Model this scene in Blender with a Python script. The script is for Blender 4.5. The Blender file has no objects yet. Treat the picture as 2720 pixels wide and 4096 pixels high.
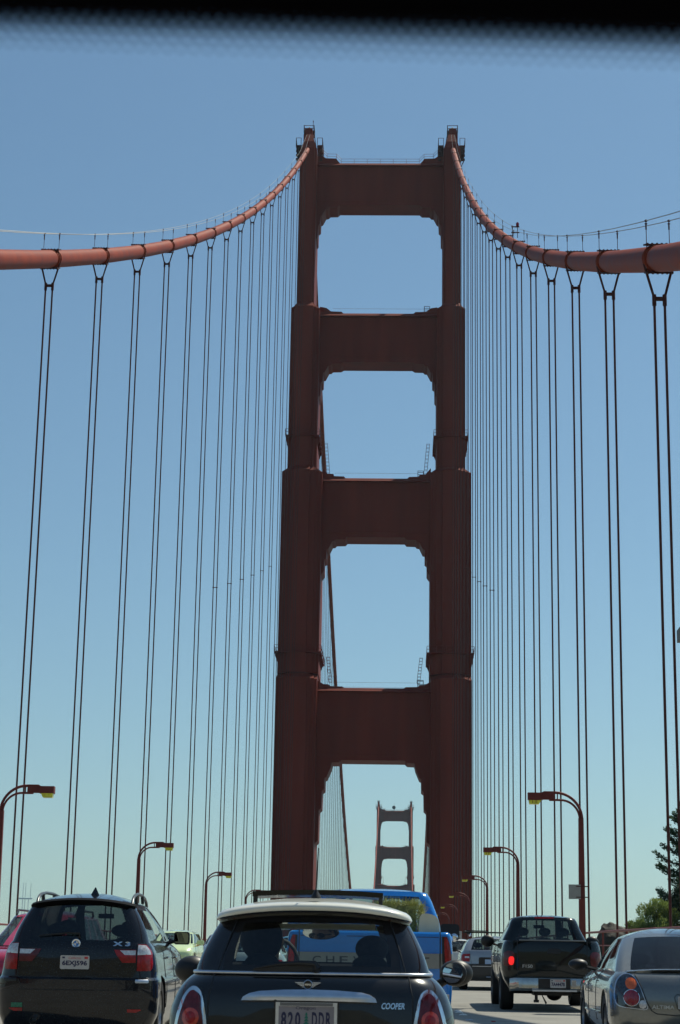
import bpy, bmesh, math, random
from mathutils import Vector, Matrix
R = math.radians
random.seed(7)
S = bpy.context.scene
C = S.collection
# ------------------------------------------------------------------ camera
F, PIT, YAW, ROL, CX = 7614.0, R(14.32), R(1.96), R(0.96), 4.88
cam = bpy.data.cameras.new('camera'); camo = bpy.data.objects.new('camera', cam); C.objects.link(camo)
cam.sensor_fit = 'HORIZONTAL'; cam.sensor_width = 15.7; cam.lens = F*15.7/2720
cam.clip_start = 0.05; cam.clip_end = 60000
fwd = Vector((-math.sin(YAW)*math.cos(PIT), math.cos(YAW)*math.cos(PIT), math.sin(PIT)))
rt = Vector((math.cos(YAW), math.sin(YAW), 0)); up = rt.cross(fwd)
rt2 = rt*math.cos(ROL)+up*math.sin(ROL); up2 = -rt*math.sin(ROL)+up*math.cos(ROL)
camo.matrix_world = Matrix(((rt2.x, up2.x, -fwd.x, CX), (rt2.y, up2.y, -fwd.y, 0), (rt2.z, up2.z, -fwd.z, 0), (0, 0, 0, 1)))
cam.dof.use_dof = True; cam.dof.focus_distance = 60; cam.dof.aperture_fstop = 9
S.camera = camo
# ------------------------------------------------------------------ light
SAZ, SEL = R(43), R(58)
w = bpy.data.worlds.new('World'); S.world = w; w.use_nodes = True
nt = w.node_tree; bg = nt.nodes['Background']
sky = nt.nodes.new('ShaderNodeTexSky'); sky.sky_type = 'NISHITA'; sky.sun_disc = False
sky.sun_elevation = SEL; sky.sun_rotation = SAZ; sky.altitude = 60
sky.air_density = 1.12; sky.dust_density = 0.4; sky.ozone_density = 3.0
wb = nt.nodes.new('ShaderNodeVectorMath'); wb.operation = 'MULTIPLY'; wb.inputs[1].default_value = (.90, 1.035, 1.01)
nt.links.new(sky.outputs[0], wb.inputs[0]); nt.links.new(wb.outputs[0], bg.inputs[0]); bg.inputs[1].default_value = 0.088
sl = bpy.data.lights.new('sun', 'SUN'); so = bpy.data.objects.new('sun', sl); C.objects.link(so)
sl.energy = 4.8; sl.angle = R(0.53); sl.color = (1.0, 0.95, 0.80)
sd = Vector((math.sin(SAZ)*math.cos(SEL), math.cos(SAZ)*math.cos(SEL), math.sin(SEL)))
so.rotation_euler = sd.to_track_quat('Z', 'Y').to_euler()
S.view_settings.view_transform = 'Standard'; S.view_settings.look = 'None'
S.view_settings.exposure = 0; S.view_settings.gamma = 1
S.cycles.max_bounces = 8; S.cycles.transparent_max_bounces = 16
# ------------------------------------------------------------------ materials
MATS = {}
def mat(name, col, rough=.5, metal=0, coat=0, var=0, scale=3, bump=0, bscale=40, emit=None, estr=0, stretch=None, ior=None, spec=.5):
    if name in MATS: return MATS[name]
    m = bpy.data.materials.new(name); m.use_nodes = True; n = m.node_tree; b = n.nodes['Principled BSDF']
    b.inputs['Base Color'].default_value = (*col, 1); b.inputs['Roughness'].default_value = rough
    b.inputs['Metallic'].default_value = metal; b.inputs['Coat Weight'].default_value = coat
    b.inputs['Coat Roughness'].default_value = .03
    b.inputs['Specular IOR Level'].default_value = spec
    if ior: b.inputs['IOR'].default_value = ior
    if emit: b.inputs['Emission Color'].default_value = (*emit, 1); b.inputs['Emission Strength'].default_value = estr
    tc = n.nodes.new('ShaderNodeTexCoord'); src = tc.outputs['Object']
    if stretch:
        mp = n.nodes.new('ShaderNodeMapping'); mp.inputs['Scale'].default_value = stretch
        n.links.new(src, mp.inputs[0]); src = mp.outputs[0]
    if var:
        no = n.nodes.new('ShaderNodeTexNoise'); no.inputs['Scale'].default_value = scale; no.inputs['Detail'].default_value = 6
        n.links.new(src, no.inputs['Vector'])
        r = n.nodes.new('ShaderNodeValToRGB'); r.color_ramp.elements[0].position = .3; r.color_ramp.elements[1].position = .7
        r.color_ramp.elements[0].color = (*[c*(1-var) for c in col], 1); r.color_ramp.elements[1].color = (*[min(1, c*(1+var)) for c in col], 1)
        n.links.new(no.outputs['Fac'], r.inputs[0]); n.links.new(r.outputs[0], b.inputs['Base Color'])
        mr = n.nodes.new('ShaderNodeMapRange'); mr.inputs['To Min'].default_value = max(0, rough*(1-var)); mr.inputs['To Max'].default_value = min(1, rough*(1+var))
        n.links.new(no.outputs['Fac'], mr.inputs[0]); n.links.new(mr.outputs[0], b.inputs['Roughness'])
    if bump:
        nb = n.nodes.new('ShaderNodeTexNoise'); nb.inputs['Scale'].default_value = bscale; nb.inputs['Detail'].default_value = 4
        n.links.new(src, nb.inputs['Vector']); bu = n.nodes.new('ShaderNodeBump'); bu.inputs['Strength'].default_value = bump
        bu.inputs['Distance'].default_value = .02
        n.links.new(nb.outputs['Fac'], bu.inputs['Height']); n.links.new(bu.outputs[0], b.inputs['Normal'])
    MATS[name] = m; return m
def glass(name, tint, refl_rough=.02, ior=1.5, dark=None):
    if name in MATS: return MATS[name]
    m = bpy.data.materials.new(name); m.use_nodes = True; n = m.node_tree; n.nodes.remove(n.nodes['Principled BSDF'])
    out = n.nodes['Material Output']; t = n.nodes.new('ShaderNodeBsdfTransparent'); t.inputs[0].default_value = (*tint, 1)
    g = n.nodes.new('ShaderNodeBsdfGlossy'); g.inputs['Roughness'].default_value = refl_rough
    lw = n.nodes.new('ShaderNodeLayerWeight'); lw.inputs[0].default_value = .5; p5 = n.nodes.new('ShaderNodeMath'); p5.operation = 'POWER'; p5.inputs[1].default_value = 5.0
    f0 = ((ior-1)/(ior+1))**2*1.7; mr = n.nodes.new('ShaderNodeMapRange'); mr.inputs['To Min'].default_value = f0; mr.inputs['To Max'].default_value = 1; mx = n.nodes.new('ShaderNodeMixShader')
    n.links.new(lw.outputs['Facing'], p5.inputs[0]); n.links.new(p5.outputs[0], mr.inputs[0])
    n.links.new(mr.outputs[0], mx.inputs[0]); n.links.new(t.outputs[0], mx.inputs[1]); n.links.new(g.outputs[0], mx.inputs[2])
    n.links.new(mx.outputs[0], out.inputs[0]); MATS[name] = m; return m
ORANGE = mat('orange_bridge_paint', (.19, .031, .018), .6, spec=.12, var=.16, scale=.35, bump=.12, bscale=3, stretch=(1, 1, .12))
ORANGE_C = mat('orange_cable_paint', (.26, .044, .018), .6, spec=.1, var=.22, scale=.9, bump=.25, bscale=12)
ORANGE_L = mat('orange_lamp_paint', (.16, .03, .022), .55, spec=.3, var=.15, scale=5)
DARKROPE = mat('dark_red_rope_paint', (.085, .027, .022), .7, spec=.25, var=.25, scale=4, bump=.3, bscale=60)
STEEL = mat('grey_steel', (.35, .37, .38), .45, .7, var=.15)
GALV = mat('galvanised_wire', (.3, .3, .28), .5, .5)
CHROME = mat('chrome', (.78, .8, .82), .12, 1)
SATIN = mat('satin_chrome', (.62, .66, .72), .33, 1, var=.08, scale=14)
BLACKP = mat('black_plastic', (.014, .014, .015), .45, var=.2, scale=20)
TYRE = mat('tyre_rubber', (.016, .016, .017), .8, var=.3, scale=18, bump=.3, bscale=60)
RIM = mat('alloy_rim', (.45, .46, .48), .3, .9, var=.1, scale=20)
SEAT = mat('dark_seat_fabric', (.028, .028, .03), .9, spec=.1, var=.2, scale=30)
INT = mat('dark_interior', (.016, .016, .017), .9, spec=0)
RED = mat('red_lens', (.3, .008, .012), .2, spec=.3, coat=.5, var=.35, scale=25)
REDD = mat('dark_red_lens', (.1, .008, .014), .18, spec=.3, coat=.5, var=.4, scale=14)
WHITEL = mat('clear_lens', (.62, .62, .62), .2, .35, coat=1, var=.3, scale=40)
AMBER = mat('amber_lens', (.75, .13, .02), .2, coat=1, var=.25, scale=25)
PLATE = mat('plate_white', (.50, .49, .47), .45, var=.08, scale=12)
PLATE_O = mat('plate_mauve', (.27, .25, .27), .5, var=.1, scale=12)
INKB = mat('plate_blue_ink', (.02, .022, .07), .5)
INKR = mat('plate_red_ink', (.5, .05, .05), .5)
GREENINK = mat('plate_green_ink', (.01, .17, .12), .5)
MIRROR = mat('mirror_glass', (.85, .87, .9), .0, 1)
SKIN = mat('skin', (.46, .25, .17), .5, var=.12, scale=20)
HAIR = mat('short_dark_hair', (.03, .02, .015), .8, var=.3, scale=60)
CLEARG = glass('clear_glass', (.90, .95, .93)); TINTG = glass('tinted_glass', (.40, .44, .43)); DARKG = glass('privacy_glass', (.11, .13, .13))
ROADM = mat('grey_concrete_asphalt', (.235, .225, .195), .88, var=.16, scale=1.4, bump=.35, bscale=55)
# ------------------------------------------------------------------ mesh helpers
class MB:
    def __init__(s): s.v = []; s.f = []
    def add(s, vs, fs):
        o = len(s.v); s.v += [tuple(v) for v in vs]; s.f += [tuple(i+o for i in f) for f in fs]
    def box(s, x0, x1, y0, y1, z0, z1, taper=1):
        cx, cy = (x0+x1)/2, (y0+y1)/2
        t = lambda x, y, z: (cx+(x-cx)*taper, cy+(y-cy)*taper, z)
        s.add([(x0, y0, z0), (x1, y0, z0), (x1, y1, z0), (x0, y1, z0), t(x0, y0, z1), t(x1, y0, z1), t(x1, y1, z1), t(x0, y1, z1)],
              [(0, 3, 2, 1), (4, 5, 6, 7), (0, 1, 5, 4), (1, 2, 6, 5), (2, 3, 7, 6), (3, 0, 4, 7)])
        return s
    def frus(s, a, z0, b, z1):
        p = lambda r, z: [(r[0], r[2], z), (r[1], r[2], z), (r[1], r[3], z), (r[0], r[3], z)]
        s.add(p(a, z0)+p(b, z1), [(0, 3, 2, 1), (4, 5, 6, 7), (0, 1, 5, 4), (1, 2, 6, 5), (2, 3, 7, 6), (3, 0, 4, 7)]); return s
    def tube(s, pts, r, n=8, caps=True, up=None):
        pts = [Vector(p) for p in pts]; rs = r if isinstance(r, (list, tuple)) else [r]*len(pts)
        rings = []; ref = None
        for i, p in enumerate(pts):
            d = (pts[min(i+1, len(pts)-1)]-pts[max(i-1, 0)]).normalized()
            if ref is None: ref = Vector((0, 0, 1)) if abs(d.z) < .9 else Vector((1, 0, 0))
            a = d.cross(ref).normalized(); b = a.cross(d).normalized(); ref = b
            rings.append([p+(a*math.cos(t)+b*math.sin(t))*rs[i] for t in [2*math.pi*k/n for k in range(n)]])
        vs = [v for rg in rings for v in rg]; fs = []
        for i in range(len(pts)-1):
            for k in range(n):
                fs.append((i*n+k, i*n+(k+1) % n, (i+1)*n+(k+1) % n, (i+1)*n+k))
        if caps: fs.append(tuple(range(n))[::-1]); fs.append(tuple((len(pts)-1)*n+k for k in range(n)))
        s.add(vs, fs); return s
    def prism(s, poly, a, b, axis='y'):
        n = len(poly)
        if axis == 'y': f = lambda p, t: (p[0], t, p[1])
        elif axis == 'z': f = lambda p, t: (p[0], p[1], t)
        else: f = lambda p, t: (t, p[0], p[1])
        s.add([f(p, a) for p in poly]+[f(p, b) for p in poly], [tuple(range(n)), tuple(range(2*n-1, n-1, -1))]+[(i, i+n, (i+1) % n+n, (i+1) % n) for i in range(n)])
        return s
    def ell(s, c, r, n=14, m=9, rot=None):
        vs = []; fs = []
        for j in range(m+1):
            ph = math.pi*j/m
            for i in range(n):
                th = 2*math.pi*i/n; v = Vector((math.sin(ph)*math.cos(th)*r[0], math.sin(ph)*math.sin(th)*r[1], math.cos(ph)*r[2]))
                if rot: v = rot @ v
                vs.append(v+Vector(c))
        for j in range(m):
            for i in range(n): fs.append((j*n+i, (j+1)*n+i, (j+1)*n+(i+1) % n, j*n+(i+1) % n))
        s.add(vs, fs); return s
    def lathe(s, prof, axis='x', c=(0, 0, 0), n=28):
        vs = []; m = len(prof)
        for k in range(n):
            t = 2*math.pi*k/n
            for (a, r) in prof:
                v = {'x': (a, r*math.cos(t), r*math.sin(t)), 'y': (r*math.cos(t), a, r*math.sin(t)), 'z': (r*math.cos(t), r*math.sin(t), a)}[axis]
                vs.append((v[0]+c[0], v[1]+c[1], v[2]+c[2]))
        fs = [(k*m+j, k*m+j+1, ((k+1) % n)*m+j+1, ((k+1) % n)*m+j) for k in range(n) for j in range(m-1)]
        s.add(vs, fs); return s
    def mesh(s, name, m, smooth=None):
        me = bpy.data.meshes.new(name); me.from_pydata([tuple(v) for v in s.v], [], s.f); me.materials.append(m)
        bm = bmesh.new(); bm.from_mesh(me); bmesh.ops.remove_doubles(bm, verts=bm.verts, dist=1e-5)
        bmesh.ops.recalc_face_normals(bm, faces=bm.faces); bm.to_mesh(me); bm.free()
        if smooth:
            for p in me.polygons: p.use_smooth = True
            me.set_sharp_from_angle(angle=R(smooth))
        return me
    def build(s, name, m, parent=None, smooth=None, loc=None):
        o = bpy.data.objects.new(name, s.mesh(name, m, smooth)); C.objects.link(o)
        if parent: o.parent = parent
        if loc: o.location = loc
        return o
def tag(o, label, cat=None, group=None, kind=None):
    if label: o['label'] = label
    if cat: o['category'] = cat
    if group: o['group'] = group
    if kind: o['kind'] = kind
    return o
def empty(name, loc, rot=(0, 0, 0)):
    o = bpy.data.objects.new(name, None); C.objects.link(o); o.location = loc; o.rotation_euler = rot; o.empty_display_size = .2; return o
def copy_tree(o, parent=None):
    c = o.copy(); C.objects.link(c); c.parent = parent
    for ch in list(o.children): copy_tree(ch, c)
    return c
def pchip(xs, ys):
    n = len(xs); h = [xs[i+1]-xs[i] for i in range(n-1)]; d = [(ys[i+1]-ys[i])/h[i] for i in range(n-1)]
    m = [d[0]]+[0 if d[i-1]*d[i] <= 0 else 2*d[i-1]*d[i]/(d[i-1]+d[i]) for i in range(1, n-1)]+[d[-1]]
    def f(x):
        x = min(max(x, xs[0]), xs[-1]); i = 0
        while i < n-2 and x > xs[i+1]: i += 1
        t = (x-xs[i])/h[i]
        return (2*t**3-3*t*t+1)*ys[i]+(t**3-2*t*t+t)*h[i]*m[i]+(-2*t**3+3*t*t)*ys[i+1]+(t**3-t*t)*h[i]*m[i+1]
    return f
_zr = pchip([-60, 0, 11.5, 22.5, 39.3, 54.5, 84, 130, 176, 222, 267, 313, 335.5], [-2.8, -1.17, -.85, -.57, -.16, .28, 1.1, 2.2, 3.15, 4.05, 4.9, 5.75, 6.15])
def zr(Y):
    if Y <= 335.5: return _zr(Y)
    return 6.15+8.5*(1-((min(Y, 2200)-975.5)/640)**2)
def slope(Y): return math.atan((zr(Y+2)-zr(Y-2))/4)
TY = 335.5; H = 13.716
def cable_z(Y):
    if Y <= TY: return 2.4+.342*Y+3.61e-4*Y*Y if Y > -20 else -4
    if Y <= TY+1280: return 18+139.8*((Y-975.5)/640)**2
    u = TY*2+1280-Y; return cable_z(u)
# ------------------------------------------------------------------ ground, water, deck
def strip(name, x0, x1, dz, th, m, ys, side=None, smooth=None):
    mb = MB()
    prof = [(x0, dz), (x1, dz), (x1, dz-th), (x0, dz-th)]
    vs = []; fs = []
    for y in ys: vs += [(x, y, zr(y)+z) for x, z in prof]
    for i in range(len(ys)-1):
        for k in range(4): fs.append((i*4+k, i*4+(k+1) % 4, (i+1)*4+(k+1) % 4, (i+1)*4+k))
    fs += [(0, 1, 2, 3), tuple((len(ys)-1)*4+k for k in (3, 2, 1, 0))]
    mb.add(vs, fs); return mb
YS = [-60+5*i for i in range(40)]+[140+15*i for i in range(14)]+[350+40*i for i in range(42)]
o = strip('road', -9.4, 9.4, 0, .5, ROADM, YS).build('road', ROADM); tag(o, None, kind='structure')
SIDEM = mat('sidewalk_concrete', (.3, .29, .27), .85, var=.12, scale=1)
for sx in (1, -1):
    mb = strip('s', min(sx*9.4, sx*15.6), max(sx*9.4, sx*15.6), .15, .65, SIDEM, YS); o = mb.build('sidewalk', SIDEM); tag(o, None, kind='structure')
# joints and cracks in the road are real grooves filled with dark sealant
SEAL = mat('dark_joint_sealant', (.09, .087, .08), .8, var=.3, scale=6)
mb = MB()
for y in [-4, 8, 22.5, 29.4, 36.3, 45.1, 52, 60.7, 75.9, 91, 106, 122]:
    pts = [(x, y+random.uniform(-.06, .06)) for x in [-9.3+.62*i for i in range(31)]]
    for a, b in zip(pts, pts[1:]):
        mb.add([(a[0], a[1]-.02, zr(a[1])+.004), (b[0], b[1]-.02, zr(b[1])+.004), (b[0], b[1]+.02, zr(b[1])+.004), (a[0], a[1]+.02, zr(a[1])+.004)], [(0, 1, 2, 3)])
tag(mb.build('road_joints', SEAL), None, kind='structure')
WATER = mat('bay_water', (.02, .06, .075), .12, var=.15, scale=.01, bump=.5, bscale=.15)
mb = MB(); mb.box(-9400, 9400, -3400, 9400, -70, -68.9); tag(mb.build('water', WATER), None, kind='structure')
HILLM = mat('dry_hill_scrub', (.09, .085, .05), .95, var=.4, scale=.05, bump=.6, bscale=.6)
def terrain(name, x0, x1, y0, y1, nx, ny, f, m):
    mb = MB(); vs = [(x0+(x1-x0)*i/nx, y0+(y1-y0)*j/ny) for j in range(ny+1) for i in range(nx+1)]
    mb.add([(x, y, f(x, y)) for x, y in vs], [(j*(nx+1)+i, j*(nx+1)+i+1, (j+1)*(nx+1)+i+1, (j+1)*(nx+1)+i) for j in range(ny) for i in range(nx)])
    return tag(mb.build(name, m, smooth=60), None, kind='structure')
from mathutils import noise
def fhill(x, y):
    h = math.exp(-((x-70)/38)**2-((y-110)/85)**2)*78-72
    return max(-71, min(h, 3.2)+2.2*noise.noise(Vector((x*.06, y*.06, 1)))+.8*noise.noise(Vector((x*.25, y*.25, 3))))
terrain('hill', 17.5, 190, -60, 300, 70, 90, fhill, HILLM)
CITY = mat('far_city_hills', (.13, .13, .11), .95, var=.3, scale=.003)
terrain('far_hills', -5200, 3200, 2600, 9200, 60, 50, lambda x, y: -70+max(0, min(1, (y-2700)/900))*(60+90*(noise.noise(Vector((x*.0007, y*.0007, 5)))+.5)+170*math.exp(-((x+1520)/700)**2-((y-7900)/900)**2)), CITY)
terrain('headland_hills', -3400, 3000, -3300, -120, 70, 50, lambda x, y: -71+(1-math.exp(-max(0, -y-120-.1*abs(x))/170))*(190+120*noise.noise(Vector((x*.0016, y*.0016, 9)))+60*noise.noise(Vector((x*.005, y*.005, 2)))+.03*x), HILLM)
# raised lane markers
BOTM = mat('white_ceramic', (.72, .72, .66), .35, var=.12, scale=30)
def dome(x, y, r=.052, h=.019):
    mb = MB(); mb.lathe([(0, r), (.006, r*.97), (h*.75, r*.6), (h, .001)], 'z', n=20); return mb.build('lane_marker', BOTM, smooth=50, loc=(x, y, zr(y)))
spots = [(6.0, 37.4, 'far one of the pair of'), (6.0, 36.6, 'near one of the pair of'), (6.03, 35.3, 'third, single')]
for (x, y, t) in spots:
    tag(dome(x, y, .075, .028), t+' white round markers left of the dark pickup', 'lane marker', 'white round lane markers')
mb = MB(); mb.box(-.065, .065, -.05, .05, 0, .018, .75); o = mb.build('lane_reflector', mat('reflector', (.5, .52, .55), .2, .5, var=.4, scale=60), loc=(6.05, 32.8, zr(32.8)))
tag(o, 'worn silver reflector marker on the road nearest the camera', 'lane reflector')
mb = MB(); mb.box(-.04, .04, -.04, .04, 0, .016, .7); o = mb.build('lane_reflector', RED, loc=(6.42, 32.2, zr(32.2)+.001)); tag(o, 'tiny red reflector on the road beside the worn silver one', 'lane reflector')
for sx, xl in (('l', 2.95), ('r', 6.0)):
    for k in range(9):
        y = 45+k*7.3+(.4 if sx == 'l' else 0)
        tag(dome(xl, y, .06, .02), '%s lane marker from the camera in the far row %s' % (['first', 'second', 'third', 'fourth', 'fifth', 'sixth', 'seventh', 'eighth', 'ninth'][k], 'left of the blue pickup' if sx == 'l' else 'beside the silver wagon'), 'lane marker', 'distant lane markers '+('left' if sx == 'l' else 'right'))
# ------------------------------------------------------------------ towers
def poly_union_leg(mb, sx, rects, z0, z1):
    for i, (a, b, d) in enumerate(rects):
        x0, x1 = (a, b) if sx > 0 else (-b, -a)
        mb.box(x0, x1, -d, d, z0+.003*i, z1-.004*i)
def make_tower(name, Y, label, far=False):
    root = empty(name, (0, Y, 0)); tag(root, label, 'bridge tower', 'suspension bridge towers')
    A = [(12.35, 14.65, 5.6), (11.9, 15.12, 5.0)]
    B = [(11.9, 15.12, 6.4), (11.35, 15.55, 5.8), (10.8, 16.0, 5.1)]
    Cc = [(11.9, 15.12, 7.2), (10.85, 16.0, 6.5), (10.3, 16.5, 6.0), (9.75, 17.0, 5.3)]
    Dd = [(11.6, 15.5, 8.3), (11.0, 16.1, 7.7), (10.4, 16.7, 7.0), (9.95, 17.12, 6.2)]
    for sx in (1, -1):
        mb = MB()
        for rects, z0, z1 in ((A, 123, 155.2), (B, 92, 123.2), (Cc, 55, 91.8), (Dd, -72, 54.0)): poly_union_leg(mb, sx, rects, z0, z1)
        def cap(lo, hi, z0, z1):
            for (a, b, d), (a2, b2, d2) in zip(lo, hi):
                if sx < 0: a, b, a2, b2 = -b, -a, -b2, -a2
                mb.frus((a, b, -d, d), z0-.01, (a2, b2, -d2, d2), z1)
        cap(B, [(12.0, 15.0, 5.4), (11.93, 15.08, 4.9), (11.9, 15.1, 4.3)], 123.2, 124.15)
        cap(Cc, [(11.95, 15.07, 6.1), (11.3, 15.6, 5.6), (11.0, 15.8, 5.1), (10.83, 15.97, 4.3)], 91.8, 92.75)
        cap(Dd, [(11.95, 15.07, 7.1), (11.2, 15.7, 6.5), (10.6, 16.2, 5.8), (9.9, 16.98, 5.0)], 54.0, 54.9)
        # upper tapering crown of the leg
        x0, x1 = (11.95, 15.0) if sx > 0 else (-15.0, -11.95)
        mb.frus((x0, x1, -4.9, 4.9), 155.2, (x0+.5, x1-.5, -4.2, 4.2), 157.0)
        mb.frus((x0+.5, x1-.5, -4.2, 4.2), 157.0, (x0+.95, x1-.95, -3.0, 3.0), 159.0)
        leg = mb.build('tower_leg', ORANGE, root)
        # saddle housing
        mb = MB(); mb.box(sx*13.7-.72, sx*13.7+.72, -2.2, 2.4, 158.8, 160.6); mb.box(sx*13.7-.95, sx*13.7+.95, -2.6, -1.9, 157.4, 159.2)
        mb.build('saddle_housing', ORANGE, leg)
        # beacon cage
        mb = MB(); cx = sx*13.7
        for z in (160.75, 161.1, 161.7):
            mb.tube([(cx-.95, -1.2, z), (cx+.95, -1.2, z), (cx+.95, 1.2, z), (cx-.95, 1.2, z), (cx-.95, -1.2, z)], .06, 4)
        for x in (-.95, .95):
            for y in (-1.2, 1.2): mb.tube([(cx+x, y, 160.3), (cx+x, y, 161.75)], .08, 4)
        mb.box(cx-1.02, cx+1.02, -1.25, 1.25, 160.2, 160.5); mb.box(cx-.2, cx+.2, -.2, .2, 160.5, 161.35)
        mb.tube([(cx-sx*1.0, 0, 160.2), (cx-sx*1.5, 0, 156.8)], .07, 4)
        mb.build('beacon_cage', DARKROPE, root)
        mb = MB(); mb.lathe([(161.35, .02), (161.35, .22), (161.75, .2), (161.95, .02)], 'z', (cx, 0, 0), 10); mb.build('beacon_lamp', mat('beacon_glass', (.35, .2, .1), .2), root)
        # working platforms either side of the leg top
        for q in (-1, 1):
            xo = sx*13.5+q*2.5; mb = MB(); xa, xb = sorted((xo, xo-q*1.0))
            mb.box(xa, xb, -3.2, 3.2, 156.35, 156.6)
            for y in (-3.2, 0, 3.2):
                mb.tube([(xo, y, 156.5), (xo, y, 158.15)], .05, 4); mb.tube([(xo-q*.95, y, 156.5), (xo-q*.95, y, 158.15)], .05, 4)
                mb.tube([(xo, y, 156.4), (xo-q*.9, y, 154.4)], .09, 4)
                mb.tube([(xo-q*1.0, y, 158.15), (xo, y, 158.15)], .05, 4)
            for z in (157.3, 158.15): mb.tube([(xo, -3.2, z), (xo, 3.2, z)], .05, 4)
            for z in (155.5, 154.6, 153.8): mb.box(xa+.55*(q > 0), xb-.55*(q < 0), -2.9, -2.5, z, z+.35)
            mb.build('platform', DARKROPE, root)
    if not far:
        mb = MB(); mb.tube([(-13.0, 0, 161.7), (-12.98, 0, 163.3)], .05, 5); mb.ell((-12.98, 0, 163.1), (.1, .1, .2), 6, 5); mb.build('mast', DARKROPE, root)
    else:
        mb = MB(); mb.lathe([(-.45, .1), (-.42, 1.3), (0, 1.5), (.42, 1.3), (.45, .1)], 'y', (-.8, -2, 156.0), 18); mb.box(-.9, -.7, -2.1, -1.9, 153, 155)
        mb.tube([(-.2, -2, 154), (-.2, -2, 160)], .05, 4)
        mb.build('dish_antenna', mat('dish_dark', (.05, .045, .045), .6), root)
    # cross struts: (top z, bottom z, half thickness, inner x above, inner x below, corbel list, haunch list)
    def strut(top, bot, d, xl, corb, haun):
        pr = [(0, bot)]+[(x, z) for x, z in corb]+[(xl, corb[-1][1]), (xl, haun[-1][1])]+[(x, z) for x, z in haun[::-1]]+[(0, top)]
        full = pr+[(-x, z) for x, z in pr[::-1][1:-1]]
        mb = MB(); mb.prism(full, -d, d)
        s_ = mb.build('cross_strut', ORANGE, root)
        # projecting bands: top ledge and lower moulding, fluted shaded panels
        mb = MB()
        for q in (-1, 1): mb.prism([(q*(d+.72), top-.70), (q*(d+.72), top-.62), (q*(d+.0), top+.02), (q*(d-.2), top+.02), (q*(d-.2), top-.70)], -xl+.05, xl-.05, 'x')
        lo = corb[0][0]
        mb.box(-xl+.05, xl-.05, -d-.07, -d+.1, bot+.85, bot+1.0)
        n = 9
        for i in range(n+1):
            x = -lo-1+2*(lo+1)*i/n; mb.box(x-.045, x+.045, -d-.045, -d+.1, bot+1.15, top-.7)
        mb.build('moulding', ORANGE, s_)
        # railing along the strut top
        zt = top+1.05; xe = haun[0][0]-.2; full_ = top > 150
        for y in (-d+.3, d-.3):
            mb = MB()
            for z in ((top+.55, zt) if full_ else (zt,)): mb.tube([(-xe-(0 if full_ else 2.2), y, z), (xe+(0 if full_ else 2.2), y, z)], .032 if full_ else .02, 4)
            if full_:
                for i in range(7): x = -xe+2*xe*i/6; mb.tube([(x, y, top), (x, y, zt)], .032, 4)
                for s_ in (1, -1):
                    for q in (.55, 1.05): mb.tube([(s_*xe, y, top+q), (s_*(xe+.9), y, top+1+q), (s_*(xe+2.7), y, top+1.05+q), (s_*(xe+3.6), y, top+2+q)], .032, 4)
                    for x in (.9, 2.7): mb.tube([(s_*(xe+x), y, top+.9), (s_*(xe+x), y, top+2.1)], .035, 4)
            mb.build('railing', ORANGE_L, root)
    strut(153.25, 144.8, 2.5, 12.0, [(7.55, 144.8), (8.0, 144.38), (9.42, 144.35), (9.75, 143.98), (10.2, 143.92), (10.85, 142.65), (11.13, 142.55), (11.2, 140.95), (11.55, 140.62), (11.6, 138.1), (11.97, 137.8)],
          [(7.6, 153.25), (8.4, 154.25), (10.3, 154.3), (10.9, 154.7)])
    strut(123.05, 113.6, 2.6, 10.9, [(6.4, 113.6), (6.85, 113.3), (8.4, 113.25), (8.7, 112.94), (9.1, 112.9), (9.75, 111.6), (10.05, 111.52), (10.1, 109.85), (10.45, 109.6), (10.5, 107.15), (10.85, 106.7)],
          [(6.5, 123.05), (6.85, 123.4), (8.8, 123.46), (9.7, 124.15), (10.85, 124.35)])
    strut(91.3, 80.35, 2.8, 9.85, [(5.2, 80.35), (5.55, 79.95), (7.15, 79.9), (7.42, 79.58), (7.86, 79.52), (8.5, 78.15), (8.83, 78.1), (8.85, 76.45), (9.2, 76.15), (9.22, 74.1), (9.66, 73.45)],
          [(5.6, 91.3), (5.9, 91.65), (7.7, 91.7), (7.8, 92.1), (8.9, 92.15), (9.8, 93.3)])
    strut(52.95, 40.25, 3.0, 10.0, [(5.55, 40.25), (5.97, 39.85), (7.2, 39.8), (7.4, 38.9), (8.1, 37.25), (8.42, 37.1), (8.44, 35.2), (8.85, 34.85), (8.9, 31.95), (9.32, 31.5), (9.38, 26.3), (9.93, 25.7)],
          [(5.25, 52.95), (5.6, 53.2), (7.65, 53.25), (8.05, 53.55), (8.95, 53.6), (9.9, 54.2)])
    # low deck-level strut and diagonal bracing below the road
    mb = MB(); mb.box(-10, 10, -3, 3, -6, 3); mb.build('cross_strut', ORANGE, root)
    mb = MB()
    for a, b in (((-10, -10), (10, -38)), ((10, -10), (-10, -38)), ((-10, -38), (10, -66)), ((10, -38), (-10, -66))):
        mb.tube([(a[0], 0, a[1]), (b[0], 0, b[1])], 1.1, 4)
    mb.build('diagonal_brace', ORANGE, root)
    mb = MB(); mb.box(-19, 19, -13, 13, -75, -62, .93); mb.build('pier', mat('pier_concrete', (.3, .29, .27), .9, var=.2, scale=.2), root)
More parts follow.
